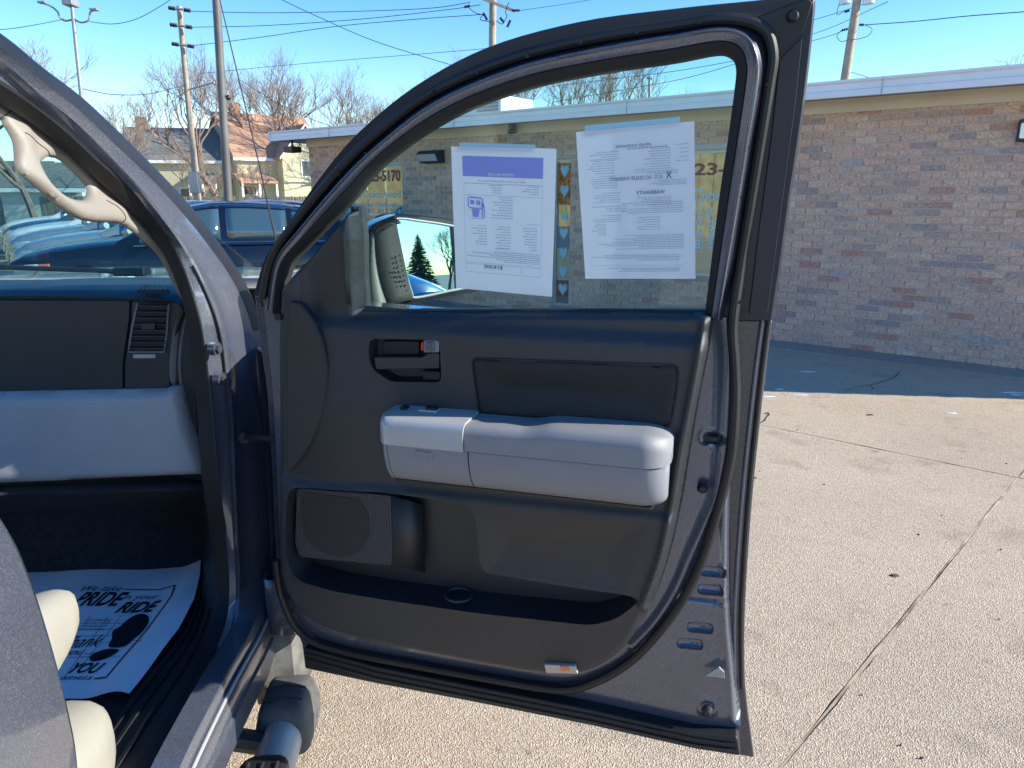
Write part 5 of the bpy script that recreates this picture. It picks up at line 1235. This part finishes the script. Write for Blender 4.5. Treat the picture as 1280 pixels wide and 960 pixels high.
# windshield, cowl, wiper, hood and fender
wsb = T3(0, 2.40, 1.30)
ws = [T3(-2.35, 2.48, 1.285), T3(-.78, 2.40, 1.30), T3(-.66, 2.02, 1.30), T3(-.72, 1.00, 1.80), T3(-2.25, 1.08, 1.82)]
prt('windshield', MB().prism([T3(-2.6, 2.46, 1.29), T3(-.63, 2.36, 1.30), T3(-.74, 1.02, 1.86), T3(-2.45, 1.10, 1.87)], [T3(-2.6, 2.465, 1.296), T3(-.63, 2.366, 1.306), T3(-.74, 1.026, 1.866), T3(-2.45, 1.106, 1.876)]), M['gws'], truck, smooth=False)
prt('cowl', MB().loft([[T3(a, 2.33, 1.27) for a in (-2.6, -1.5, -.58)], [T3(a, 2.45, 1.285) for a in (-2.6, -1.5, -.58)], [T3(a, 2.62, 1.26) for a in (-2.6, -1.5, -.58)]]), M['blk'], truck, solid=.01)
def hd(b, a): return 1.245 - .035 * (b - 2.6) - .05 * max(0, b - 3.3) ** 1.5 + .02 * (1 - ((a + 1.45) / .85) ** 2)
rows = [[T3(a, b, hd(b, a)) for a in np.linspace(-2.3, -.60, 13)] for b in np.linspace(2.58, 3.65, 12)]
prt('hood', MB().loft(rows), M['paint'], truck, solid=.02)
# passenger fender with wheel opening, headlamp end kept simple but solid
xs = np.linspace(1.90, 3.7, 26); rows = []
for b in xs:
    arch = max(0, 1 - ((b - 2.55) / .50) ** 2) ** .5 * .52; zb_ = max(.46, .36 + arch) ; ztop = 1.17 - .02 * (b - 1.5) - .05 * max(0, b - 3.3)
    aout = -.50 + .03 * math.sin(max(0, min(1, (b - 1.5) / .6)) * 1.57) - .10 * max(0, (b - 3.2) / .5) ** 2
    rows.append([T3(-.66, b, ztop + .035), T3(-.56, b, ztop + .02), T3(aout - .03, b, ztop - .02), T3(aout, b, ztop - .08), T3(aout + .01, b, ztop - .25), T3(aout + .005, b, max(zb_ + .06, .72)), T3(aout + .012, b, zb_ + .02), T3(aout - .01, b, zb_)])
fen_ = prt('fender', MB().loft(rows), M['paint'], truck, solid=.015, ang=60)
prt('fender_lip', MB().tube([T3(-.47, b, max(.46, .36 + max(0, 1 - ((b - 2.55) / .50) ** 2) ** .5 * .52)) for b in xs], .012, 8), M['rub'], fen_)
prt('front_end', MB().loft([[T3(a, 3.72, z) for a in (-2.25, -1.45, -.66)] for z in (.5, 1.16)]), M['paint'], truck, solid=.08)
# right front wheel
def wheel(a, b, Rr=.40):
    rows = [[T3(a + n, b + r_ * math.cos(t), Rr + r_ * math.sin(t)) for r_, n in ((.24, -.12), (.37, -.12), (Rr, -.08), (Rr, .08), (.37, .12), (.24, .12))] for t in np.linspace(0, 2*math.pi, 41)]
    wl = prt('wheel', MB().loft(rows, closed=True), M['tire'], truck)
    prt('rim', MB().tube([T3(a + .02, b, Rr), T3(a + .06, b, Rr)], .24, 30), M['galv'], wl)
    mb = MB()
    for k in range(64):
        t = 2 * math.pi * k / 64
        for s in (-1, 1): mb.obox(T3(a + s * .055, b + (Rr + .003) * math.cos(t), Rr + (Rr + .003) * math.sin(t)), er, -math.sin(t) * ef + math.cos(t) * ez, math.cos(t) * ef + math.sin(t) * ez, .045, .013, .007)
    prt('tread', mb, M['tire'], wl, smooth=False)
wheel(-.57, 2.55)
# lower fender / mud guard pieces below the jamb, plus added sun-blocking panels
prt('splash_guard', MB().loft([[T3(-.62, 2.02, z), T3(-.52, 1.95, z), T3(-.445, 1.82, z), T3(-.44, 1.66, z)] for z in (.30, .45, .62)]), M['blk'], truck, solid=.02)
def Wp(X_, Y_, z): return np.array((X_, Y_, z))
prt('sun_block_panel', MB().loft([[Wp(-.468, 1.47, z), Wp(-.535, 1.68, z), Wp(-.602, 1.90, z)] for z in (.48, .8, 1.21)]), M['paint'], truck, solid=.01)  # unseen panel added to keep the sun off the floor mat and jamb
prt('sun_block_inner', MB().loft([[T3(-.60, b, z) for b in (1.82, 2.1, 2.4)] for z in (.40, .8, 1.22)]), M['blk'], truck, solid=.01)  # unseen side panel added to stop sun leaking in under the dash
prt('fender_lower', MB().loft([[T3(-.505, 1.66, z), T3(-.495, 1.62, z), T3(-.47, 1.61, z), T3(-.43, 1.61, z), T3(-.412, 1.66, z), T3(-.41, 1.80, z)] for z in (.64, .60, .54, .49)]), M['paint'], fen_, solid=.008, ang=60)
prt('mud_guard', MB().loft([[T3(-.53, 1.60, z), T3(-.50, 1.62, z), T3(-.445, 1.63, z), T3(-.425, 1.70, z), T3(-.42, 1.84, z)] for z in (.51, .44, .36, .30)]), mat('dusty_grey_plastic', (.12, .118, .11), .75, var=.25, vscale=25, bump=.4, bscale=200), fen_, solid=.01, ang=60)
# rocker below the sill
G0 = G[0]; rk = G0[56:]
def dn_(p, da, dz_): return p + er * da + ez * dz_
prt('rocker', MB().loft([rk, [dn_(p, .010, -.010) for p in rk], [dn_(p, .016, -.04) for p in rk], [dn_(p, .014, -.045) for p in rk], [dn_(p, .02, -.05) for p in rk], [dn_(p, .018, -.11) for p in rk], [dn_(p, -.06, -.17) for p in rk], [dn_(p, -.14, -.17) for p in rk]]), M['paint'], body, ang=40)
prt('rocker_trim', MB().tube([dn_(p, .006, -.003) for p in rk], .004, 8), M['silver'], body)
# sill top plate: between the cabin side of the seal and the floor
L5 = [(250, 598), (255, 640), (253, 700), (238, 775), (187, 843), (154, 885), (84, 985)]
L5z = [hit(x, y, T3(-.74, 0, 0), er) for x, y in L5[:2]] + [dz(x, y, .50) for x, y in L5[2:]]
L4 = G[4][48:]; L5r = cat_open(L5z, 4)
def resamp(P, n):
    P = np.array(P); d = np.r_[0, np.cumsum(np.linalg.norm(np.diff(P, axis=0), axis=1))]; t = np.linspace(0, d[-1], n); return [np.array([np.interp(s, d, P[:, k]) for k in range(3)]) for s in t]
A = resamp(L4, 30); B = resamp(L5r, 30)
sill = prt('scuff_plate', MB().loft([A, mixr(A, B, .10, 0), mixr(A, B, .35, 0), mixr(A, B, .65, 0), mixr(A, B, .95, 0), B, [p - ez * .06 for p in B]]), M['scuff'], body, ang=60)
for t in (.30, .34, .60, .64, .85):
    prt('scuff_rib', MB().tube([p + ez * .003 for p in mixr(A, B, t)][12:], .0025, 6), M['scuff'], sill)
# interior shell: floor, firewall, far side, rear wall, roof
FZ = .47
inn = prt('cabin_floor', MB().prism([T3(-.66, -.9, FZ), T3(-.72, 2.12, FZ), T3(-2.3, 2.12, FZ), T3(-2.3, -.9, FZ)], [T3(-.66, -.9, FZ - .04), T3(-.72, 2.12, FZ - .04), T3(-2.3, 2.12, FZ - .04), T3(-2.3, -.9, FZ - .04)]), M['carpet'], truck, smooth=False)
prt('firewall', MB().loft([[T3(a, 1.83, .82) for a in (-2.3, -.60)], [T3(a, 2.02, .68) for a in (-2.3, -.60)], [T3(a, 2.06, .60) for a in (-2.3, -.62)], [T3(a, 2.00, FZ) for a in (-2.3, -.66)]]), M['carpet'], inn, solid=.02)
prt('under_dash', MB().loft([[T3(a, 1.77, .815) for a in (-2.3, -.60)], [T3(a, 1.90, .80) for a in (-2.3, -.60)]]), M['carpet'], inn, solid=.01)
prt('roof', MB().loft([[T3(-.74, b, 1.86), T3(-.86, b, 1.925), T3(-1.45, b, 1.96), T3(-2.05, b, 1.925), T3(-2.2, b, 1.85)] for b in (1.04, .9, .0, -.9)]), M['paint'], truck, solid=.05)
prt('rear_wall', MB().box(0, 1, 0, 1, 0, 1) if False else MB().prism([T3(-.62, -.9, .45), T3(-2.3, -.9, .45), T3(-2.25, -.9, 1.25), T3(-.62, -.9, 1.25)], [T3(-.62, -.95, .45), T3(-2.3, -.95, .45), T3(-2.25, -.95, 1.25), T3(-.62, -.95, 1.25)]), M['paint'], truck, smooth=False)
prt('driver_door', MB().prism([T3(-2.3, -.9, .45), T3(-2.3, 2.5, .45), T3(-2.3, 2.5, 1.25), T3(-2.3, -.9, 1.25)], [T3(-2.36, -.9, .45), T3(-2.36, 2.5, .45), T3(-2.36, 2.5, 1.25), T3(-2.36, -.9, 1.25)]), M['paint'], truck, smooth=False)
prt('driver_pillar', MB().tube([T3(-2.62, 2.3, 1.28), T3(-2.45, 1.04, 1.88)], .045, 8), M['blk'], truck)
prt('driver_pillar', MB().tube([T3(-2.3, .5, 1.25), T3(-2.2, .5, 1.88)], .06, 8), M['blk'], truck)
# beige A pillar trim with grab handle (rounded height field with a real opening)
PN = er + TUM * ez; PN = PN / np.linalg.norm(PN); pe2 = np.cross(PN, ef); pe2 = pe2 if pe2[2] > 0 else -pe2
PF = Fr(T3(-.625, 1.3, ZB), ef, pe2, PN)
tr_o = [(-60, 72), (2, 108), (44, 136), (79, 162), (113, 194), (150, 228), (180, 257), (206, 290), (229, 340), (242, 385)]
tr_i = [(232, 374), (220, 352), (205, 322), (190, 305), (175, 292), (153, 278), (125, 276), (103, 272), (80, 258), (59, 240), (45, 228), (31, 216), (24, 203), (23, 187), (20, 172), (10, 155), (0, 143), (-60, 112)]
trm = PF.poly(cat_open(tr_o, 3)[:-1] + [(240, 385)] + cat_open(tr_i, 3))
hole = inset(cat_closed(PF.poly([(54, 208), (62, 200), (70, 198), (82, 202), (97, 216), (111, 231), (110, 240), (103, 246), (91, 246), (76, 240), (63, 229), (56, 219)]), 3), -.006)
grip = PF.poly(cat_open([(28, 165), (32, 190), (42, 212), (62, 236), (90, 256), (125, 262), (150, 262)], 3))
def fp(W):
    s = -sdf(W, trm); s2 = sdf(W, hole); d = dline(W, grip)
    return .005 * (1 - (1 - np.clip(s / .010, 0, 1)) ** 2) ** .5 + .006 * np.exp(-(d / .020) ** 2) * (1 - (1 - np.clip(s / .012, 0, 1)) ** 2) ** .5 - .007 * (1 - np.clip(s2 / .014, 0, 1)) ** 2
pt = prt('pillar_trim', hf(PF, trm, fp, holes=[hole], sp=.0045, skirt=.009), M['beige'], body, ang=70)
for L in ([(0, 148), (10, 140), (14, 136)], [(24, 168), (40, 178), (58, 190), (66, 197)], [(153, 278), (152, 272), (140, 260), (128, 252)]):
    W = PF.poly(cat_open(L, 4)); prt('trim_seam', MB().tube([PF.to3(p, fp(np.array([p]))[0] + .0004) for p in W], .0009, 4), M['blk2'], pt)
# wiper parked on the cowl
wz = 1.325
wp = [T3(-1.9, 2.40, 1.325), T3(-1.35, 2.38, 1.33), T3(-.98, 2.37, 1.335)]
wi = [hit(x, y, T3(0, 2.47, 0), ef) for x, y in ((0, 334), (60, 336), (120, 338), (182, 342))]
wr = prt('wiper', MB().tube(wi, .008, 8), M['rub'], truck)
c = hit(165, 339, T3(0, 2.47, 0), ef); prt('wiper_arm_cap', MB().obox(c, er, ef, ez, .05, .03, .014), M['rub'], wr, bevel=.006)
# radio antenna on the fender
ab = T3(-.60, 2.35, 1.20)
an = [hit(x, y, T3(0, 2.1, 0), ef) for x, y in ((347, 310), (325, 210), (300, 105), (272, -12))]
prt('antenna', MB().tube(an, [.0028, .0022, .0018, .0014], 8), M['wire'], truck)
# B pillar / rear door skin at lower left
bp = [(-6, 622), (6, 645), (20, 668), (32, 692), (50, 740), (64, 785), (78, 835), (90, 885), (99, 930), (104, 985)]
E = [sideP(x, y, -.500) for x, y in bp]; E = cat_open(E, 3)
rd = prt('rear_door', MB().loft([[p - er * .10 - ef * .02 for p in E], [p - er * .012 for p in E], [p - er * .003 - ef * .004 for p in E], [p - ef * .012 for p in E], [p + er * .004 - ef * .25 for p in E], [p + er * .0 - ef * .9 for p in E]]), M['paint'], truck, ang=60)
# passenger seat
seat = tag(None, None) if False else None
def blobm(c, ax, ay, az, e=2.6, nu=28, nv=18, f=None):
    rows = []
    for i in range(nv + 1):
        th = -math.pi / 2 + math.pi * i / nv; r_ = []
        for j in range(nu):
            ph = 2 * math.pi * j / nu; sg = lambda v, p: math.copysign(abs(v) ** p, v)
            x = ax * sg(math.cos(th), 2/e) * sg(math.cos(ph), 2/e); y = ay * sg(math.cos(th), 2/e) * sg(math.sin(ph), 2/e); z = az * sg(math.sin(th), 2/e)
            if f: x, y, z = f(x, y, z)
            r_.append(T3(c[0] + x, c[1] + y, c[2] + z))
        rows.append(r_)
    return MB().loft(rows, closed=True)
st = hit(98, 712, T3(0, 1.12, 0), ef); sa = st @ er
se = prt('seat', blobm((sa - .235, .78, .865), .235, .355, .085, 3.2, f=lambda x, y, z: (x, y, z + .02 * (y / .35))), M['fabric'], truck)
prt('seat_bolster', blobm((sa - .03, .80, .885), .055, .33, .075, 2.6), M['fabric'], se)
prt('seat_front', blobm((sa - .26, 1.03, .74), .215, .075, .12, 2.6), M['fabric'], se)
prt('seat_valance', blobm((-.715, .93, .60), .10, .26, .105, 3), M['fabric'], se)
prt('seat_back', blobm((sa - .25, .35, 1.2), .24, .10, .42, 3), M['fabric'], se)
prt('seat_rail', MB().box(0,0,0,0,0,0) if False else MB().tube([T3(-.78, .6, .50), T3(-.78, 1.15, .50)], .025, 8), M['blk'], se)
# running board
nb = prt('step_bar', MB().tube([T3(-.435, b, .325) for b in np.linspace(-.6, 1.50, 12)], .047, 20), M['silver'], truck)
M['dusty'] = mat('dusty_step_plastic', (.085, .083, .078), .7, var=.3, vscale=30, bump=.5, bscale=250)
prt('step_bar_cap', blobm((-.437, 1.525, .335), .064, .088, .064, 6, nu=40, f=lambda x, y, z: (x * (1 - .18 * max(0, z / .064)), y * (1 - .22 * max(0, z / .064)), z)), M['dusty'], nb, ang=25)
for q_ in (-.03, .012): prt('cap_groove', MB().tube([T3(-.485, 1.515 + q_, .401), T3(-.437, 1.52 + q_, .4045), T3(-.392, 1.515 + q_, .401)], .0025, 6), M['inkk'], nb)
for (b0, b1) in ((1.02, 1.31),):
    prt('step_pad', blobm((-.435, (b0 + b1) / 2, .366), .060, (b1 - b0) / 2 + .03, .026, 4), M['scuff'], nb)
    for a in (-.465, -.435, -.405): prt('tread_rib', MB().tube([T3(a, b0 + .01, .392), T3(a, b1 - .01, .392)], .004, 6), M['scuff'], nb)
prt('step_bracket', MB().tube([T3(-.60, 1.42, .37), T3(-.44, 1.42, .33)], .025, 8), M['blk'], nb)

# ------------------------------------------------------------------ papers taped in the window
def paperset(label, outer, tape, hn):
    root = tag(empty('window_paper', tuple(DF.P(*outer[0], hn))), label, 'paper')
    q = P_(outer, hn); n = 14; rows = []
    for i in range(n + 1):
        t = i / n; a = q[0] * (1 - t) + q[3] * t; b = q[1] * (1 - t) + q[2] * t
        rows.append([DF.to3(a * (1 - s) + b * s, hn + .0012 * math.sin(5 * t + 3 * s)) for s in np.linspace(0, 1, 10)])
    MB().loft(rows).build('sheet', M['paper'], root, solid=.0003, smooth=False)
    slab(DF, P_(tape, hn), hn - .0012, hn - .0004).build('tape_strip', M['tape'], root, smooth=False)
    return root, q
HN = -.0225
W1 = [(564, 183), (695.5, 186), (690, 371), (570, 360)]
W2 = [(720, 165), (868, 151.5), (869.5, 348.5), (731.5, 348.5)]
r1_, q1 = paperset('white paper with violet header band taped inside the door window, left of two', W1, [(574, 178), (669, 181), (669, 190), (574, 188)], HN)
r2_, q2 = paperset('white printed warranty form taped inside the door window, right of two', W2, [(731, 157), (850, 146), (850, 158), (731, 170)], HN)
HP = HN + .0028
def q2d(q, s, t): return (q[0] * (1 - s) + q[1] * s) * (1 - t) + (q[3] * (1 - s) + q[2] * s) * t
def rect(mb, q, s0, s1, t0, t1, h=HP): mb.add([DF.to3(q2d(q, s, t), h) for s, t in ((s0, t1), (s1, t1), (s1, t0), (s0, t0))], [(0, 1, 2, 3)])
def ptext(mb, q, txt, s0, s1, t, hgt, bold=0, h=HP):
    "mirrored print: the words run from right (s1) to left (s0)"
    vs_, fs_ = text_mesh(txt, 1, 0, bold); xs = [v[0] for v in vs_]; x0, x1 = min(xs), max(xs)
    mb.add([DF.to3(q2d(q, s1 - (v[0] - x0) / (x1 - x0) * (s1 - s0), t - v[1] / .72 * hgt), h) for v in vs_], fs_)
def lines(mb, q, s0, s1, t0, t1, n, seed, hgt=.0045, h=HP):
    rr = random.Random(seed)
    for k in range(n):
        t = t0 + (t1 - t0) * k / max(1, n - 1); s = s1; end = s1 - (s1 - s0) * rr.uniform(.45, 1)
        while s > end:
            w_ = rr.uniform(.008, .03); rect(mb, q, max(end, s - w_), s, t - hgt / 2, t + hgt / 2, h); s -= w_ + .006
mb = MB(); rect(mb, q1, .11, .885, .06, .195, HP - .0006); mb.build('header_band', M['hdr'], r1_, smooth=False)
mb = MB(); ptext(mb, q1, '5TFRV54178X116370', .36, .61, .186, .018, .01); mb.build('header_number', M['white'], r1_, smooth=False)
mb = MB(); ptext(mb, q1, '2008 Toyota Tundra 4WD Double Cab 4.7L SR5', .26, .72, .227, .011, .012); ptext(mb, q1, 'Options', .46, .60, .333, .009); ptext(mb, q1, 'Certification', .74, .86, .505, .008); ptext(mb, q1, 'Vehicle Highlights', .42, .56, .688, .009, .01)
mb.build('print_text', M['ink'], r1_, smooth=False)
mb = MB(); ptext(mb, q1, '$14,000', .31, .50, .832, .026, .012); mb.build('price', M['inkd'], r1_, smooth=False)
mb = MB()
lines(mb, q1, .66, .85, .25, .30, 4, 1); lines(mb, q1, .36, .49, .25, .30, 4, 2); lines(mb, q1, .38, .60, .345, .47, 8, 3, .005)
lines(mb, q1, .18, .34, .53, .66, 8, 4); lines(mb, q1, .42, .58, .53, .68, 9, 5); lines(mb, q1, .68, .84, .53, .68, 9, 6); lines(mb, q1, .13, .87, .71, .775, 6, 7, .005)
for (s0, s1, t0, t1) in ((.12, .885, .240, .243), (.12, .885, .318, .320), (.12, .885, .795, .797), (.12, .68, .865, .867), (.12, .68, .805, .807), (.70, .885, .865, .867), (.70, .885, .805, .807)): rect(mb, q1, s0, s1, t0, t1)
for s in (.12, .885): rect(mb, q1, s - .001, s + .001, .24, .795)
for s in (.12, .68, .70, .885): rect(mb, q1, s - .001, s + .001, .805, .866)
tag(mb.build('fine_print', M['ink'], r1_, smooth=False), kind='stuff')
# fuel pump emblem
def outline(q, pts, r, nm, m, root): MB().tube([DF.to3(q2d(q, s, t), HP) for s, t in pts], r, 4, closed=True).build(nm, m, root)
outline(q1, [(.175, .335), (.29, .34), (.305, .35), (.305, .40), (.29, .412), (.175, .408), (.16, .40), (.16, .345)], .0009, 'pump_outline', M['hdr'], r1_)
outline(q1, [(.295, .37), (.315, .385), (.322, .47), (.300, .475), (.298, .40)], .0009, 'pump_outline', M['hdr'], r1_)
mb = MB(); mb.add([DF.to3(q2d(q1, s, t), HP) for s, t in ((.205, .470), (.260, .473), (.272, .418), (.192, .415))], [(0, 1, 2, 3)]); rect(mb, q1, .18, .22, .355, .385); rect(mb, q1, .24, .28, .357, .387); rect(mb, q1, .165, .32, .480, .483); mb.build('pump_emblem', M['hdr'], r1_, smooth=False)
mb = MB(); ptext(mb, q2, 'IMPLIED WARRANTIES', .34, .64, .125, .018, .0); ptext(mb, q2, 'AS IS - NO DEALER WARRANTY', .27, .735, .335, .026, 0); ptext(mb, q2, 'X', .76, .81, .335, .045, .01); ptext(mb, q2, 'WARRANTY', .50, .75, .43, .024, .01)
mb.build('form_heading', M['inkd'], r2_, smooth=False)
mb = MB(); lines(mb, q2, .22, .78, .135, .137, 1, 60, .007)
for (s0, s1, t0, t1, n, sd_) in ((.08, .36, .145, .19, 4, 11), (.07, .32, .20, .28, 6, 12), (.08, .34, .30, .375, 6, 13), (.08, .36, .41, .47, 5, 14), (.10, .42, .50, .53, 3, 15), (.10, .36, .56, .60, 4, 16), (.09, .22, .62, .69, 6, 17),
    (.50, .80, .145, .27, 9, 18), (.82, .95, .13, .23, 5, 19), (.48, .86, .285, .305, 3, 20), (.49, .93, .345, .375, 4, 21), (.50, .80, .45, .50, 5, 22), (.36, .90, .485, .55, 6, 23), (.48, .70, .58, .66, 6, 24), (.10, .90, .70, .79, 9, 25), (.08, .86, .835, .87, 4, 26), (.06, .86, .925, .945, 3, 27)):
    lines(mb, q2, s0, s1, t0, t1, n, sd_, .0038)
for t in (.845, .905): rect(mb, q2, .08, .90, t, t + .0015)
tag(mb.build('fine_print', M['ink'], r2_, smooth=False), kind='stuff')

# ------------------------------------------------------------------ paper floor mat
pm_ = tag(empty('paper_floor_mat', tuple(T3(-.85, 1.7, FZ + .006))), 'white paper floor mat with black shoe prints and lettering on the cab floor', 'floor mat')
MFZ = FZ + .016
KF = Fr(T3(-1.0, 1.6, MFZ), er, ef, ez)
mo = KF.poly([(-30, 712), (60, 711), (180, 709), (214, 705), (236, 702), (252, 700), (251, 725), (244, 757), (224, 795), (188, 843), (163, 876), (152, 873), (60, 873), (-30, 874)])
def fm(W): return .0015 * np.sin(W[:, 0] * 23 + W[:, 1] * 9) + .0015 * np.sin(W[:, 1] * 31 - W[:, 0] * 13) + .02 * sstep(W[:, 0], KF.px(225, 740)[0] - .05, KF.px(250, 705)[0] + .03)
hf(KF, mo, fm, sp=.012, skirt=.001).build('paper_sheet', M['matpaper'], pm_, ang=80)
def ink(nm, mb): 
    W = np.array([((np.array(v) - KF.O) @ KF.e1, (np.array(v) - KF.O) @ KF.e2) for v in mb.v]); h = fm(W); mb.v = [tuple(KF.to3(w_, hh + .0016)) for w_, hh in zip(W, h)]
    return mb.build(nm, M['inkk'], pm_, smooth=False)
def mtext(txt, x0, y0, x1, y1, ytop, nm='lettering', bold=.0, italic=.25):
    p = KF.px(x0, y0); q = KF.px(x1, y1); top = KF.px(x0, ytop)
    hgt = (KF.px(x0 + (y0 - ytop) * .35, ytop) - p)[1]; rot = math.atan2(q[1] - p[1], q[0] - p[0])
    mb = MB(); add_text(mb, KF, txt, p, np.linalg.norm(q - p), hgt, 0, shear=italic, bold=bold, rot=rot); ink(nm, mb)
mtext('We take', 99, 740, 150, 740, 733)
mtext('PRIDE', 88, 758, 148, 757, 742, bold=.03)
mtext('in your', 152, 749, 196, 748, 743)
mtext('RIDE', 143, 766, 192, 765, 752, bold=.03)
for k, (t_, y) in enumerate((('THIS PAPER MAT', 777.5), ('WAS USED TO KEEP', 781.5), ('THE INSIDE OF', 785.5), ('YOUR CAR CLEAN', 789.5))): mtext(t_, 108 - k * 4.5, y, 139 - k * 3, y, y - 2.4)
mtext('Thank', 74, 812, 124, 808, 797, italic=.5)
mtext('you ...', 74, 820, 116, 818, 812, italic=.5)
mtext('YOU', 84, 843, 122, 843, 830, bold=.03)
mtext('Business', 60, 852, 114, 851, 846)
def mline(pts, w_=.0022, nm='frame_line'):
    mb = MB(); Pp = [KF.px(x, y) for x, y in pts]; L_, R_ = [], []
    for i, p in enumerate(Pp):
        d = Pp[min(i + 1, len(Pp) - 1)] - Pp[max(0, i - 1)]; n = np.array((-d[1], d[0])); n /= np.linalg.norm(n) + 1e-9; L_.append(KF.to3(p + n * w_)); R_.append(KF.to3(p - n * w_))
    mb.loft([L_, R_]); ink(nm, mb)
mline([(155, 737.5), (175, 737.5), (198, 737.5), (219, 734)]); mline([(219, 734), (215, 748), (208, 760), (196, 776), (180, 795), (150, 830), (133, 849.5)]); mline([(118, 849.5), (133, 849.5)])
for (a, b) in (((135, 772), (80, 850)), ((152, 770), (100, 838)), ((112, 772), (76, 820)), ((168, 772), (130, 822))): mline([a, b], .0007, 'grid_line')
for y in (780, 788, 797, 806, 822): mline([(84, y), (178 if y < 810 else 150, y)], .0007, 'grid_line')
def sole(nm, pts): mb = MB(); P5 = [KF.to3(p) for p in cat_closed(KF.poly(pts), 4)]; mb.add(P5, [tuple(range(len(P5)))]); bm2 = mb; ink(nm, bm2)
sole('sole_print', [(140, 798), (141, 790), (150, 784), (160, 775), (170, 769), (178, 767.5), (185, 771), (186, 780), (180, 790), (168, 799), (155, 808), (136, 808.5)])
sole('heel_print', [(134, 811.5), (149, 812), (140, 820), (128, 826), (116, 828), (112, 824), (118, 817)])
sole('sole_print', [(70, 788), (72, 779), (80, 772), (87, 773), (86, 780), (80, 787), (72, 790)])
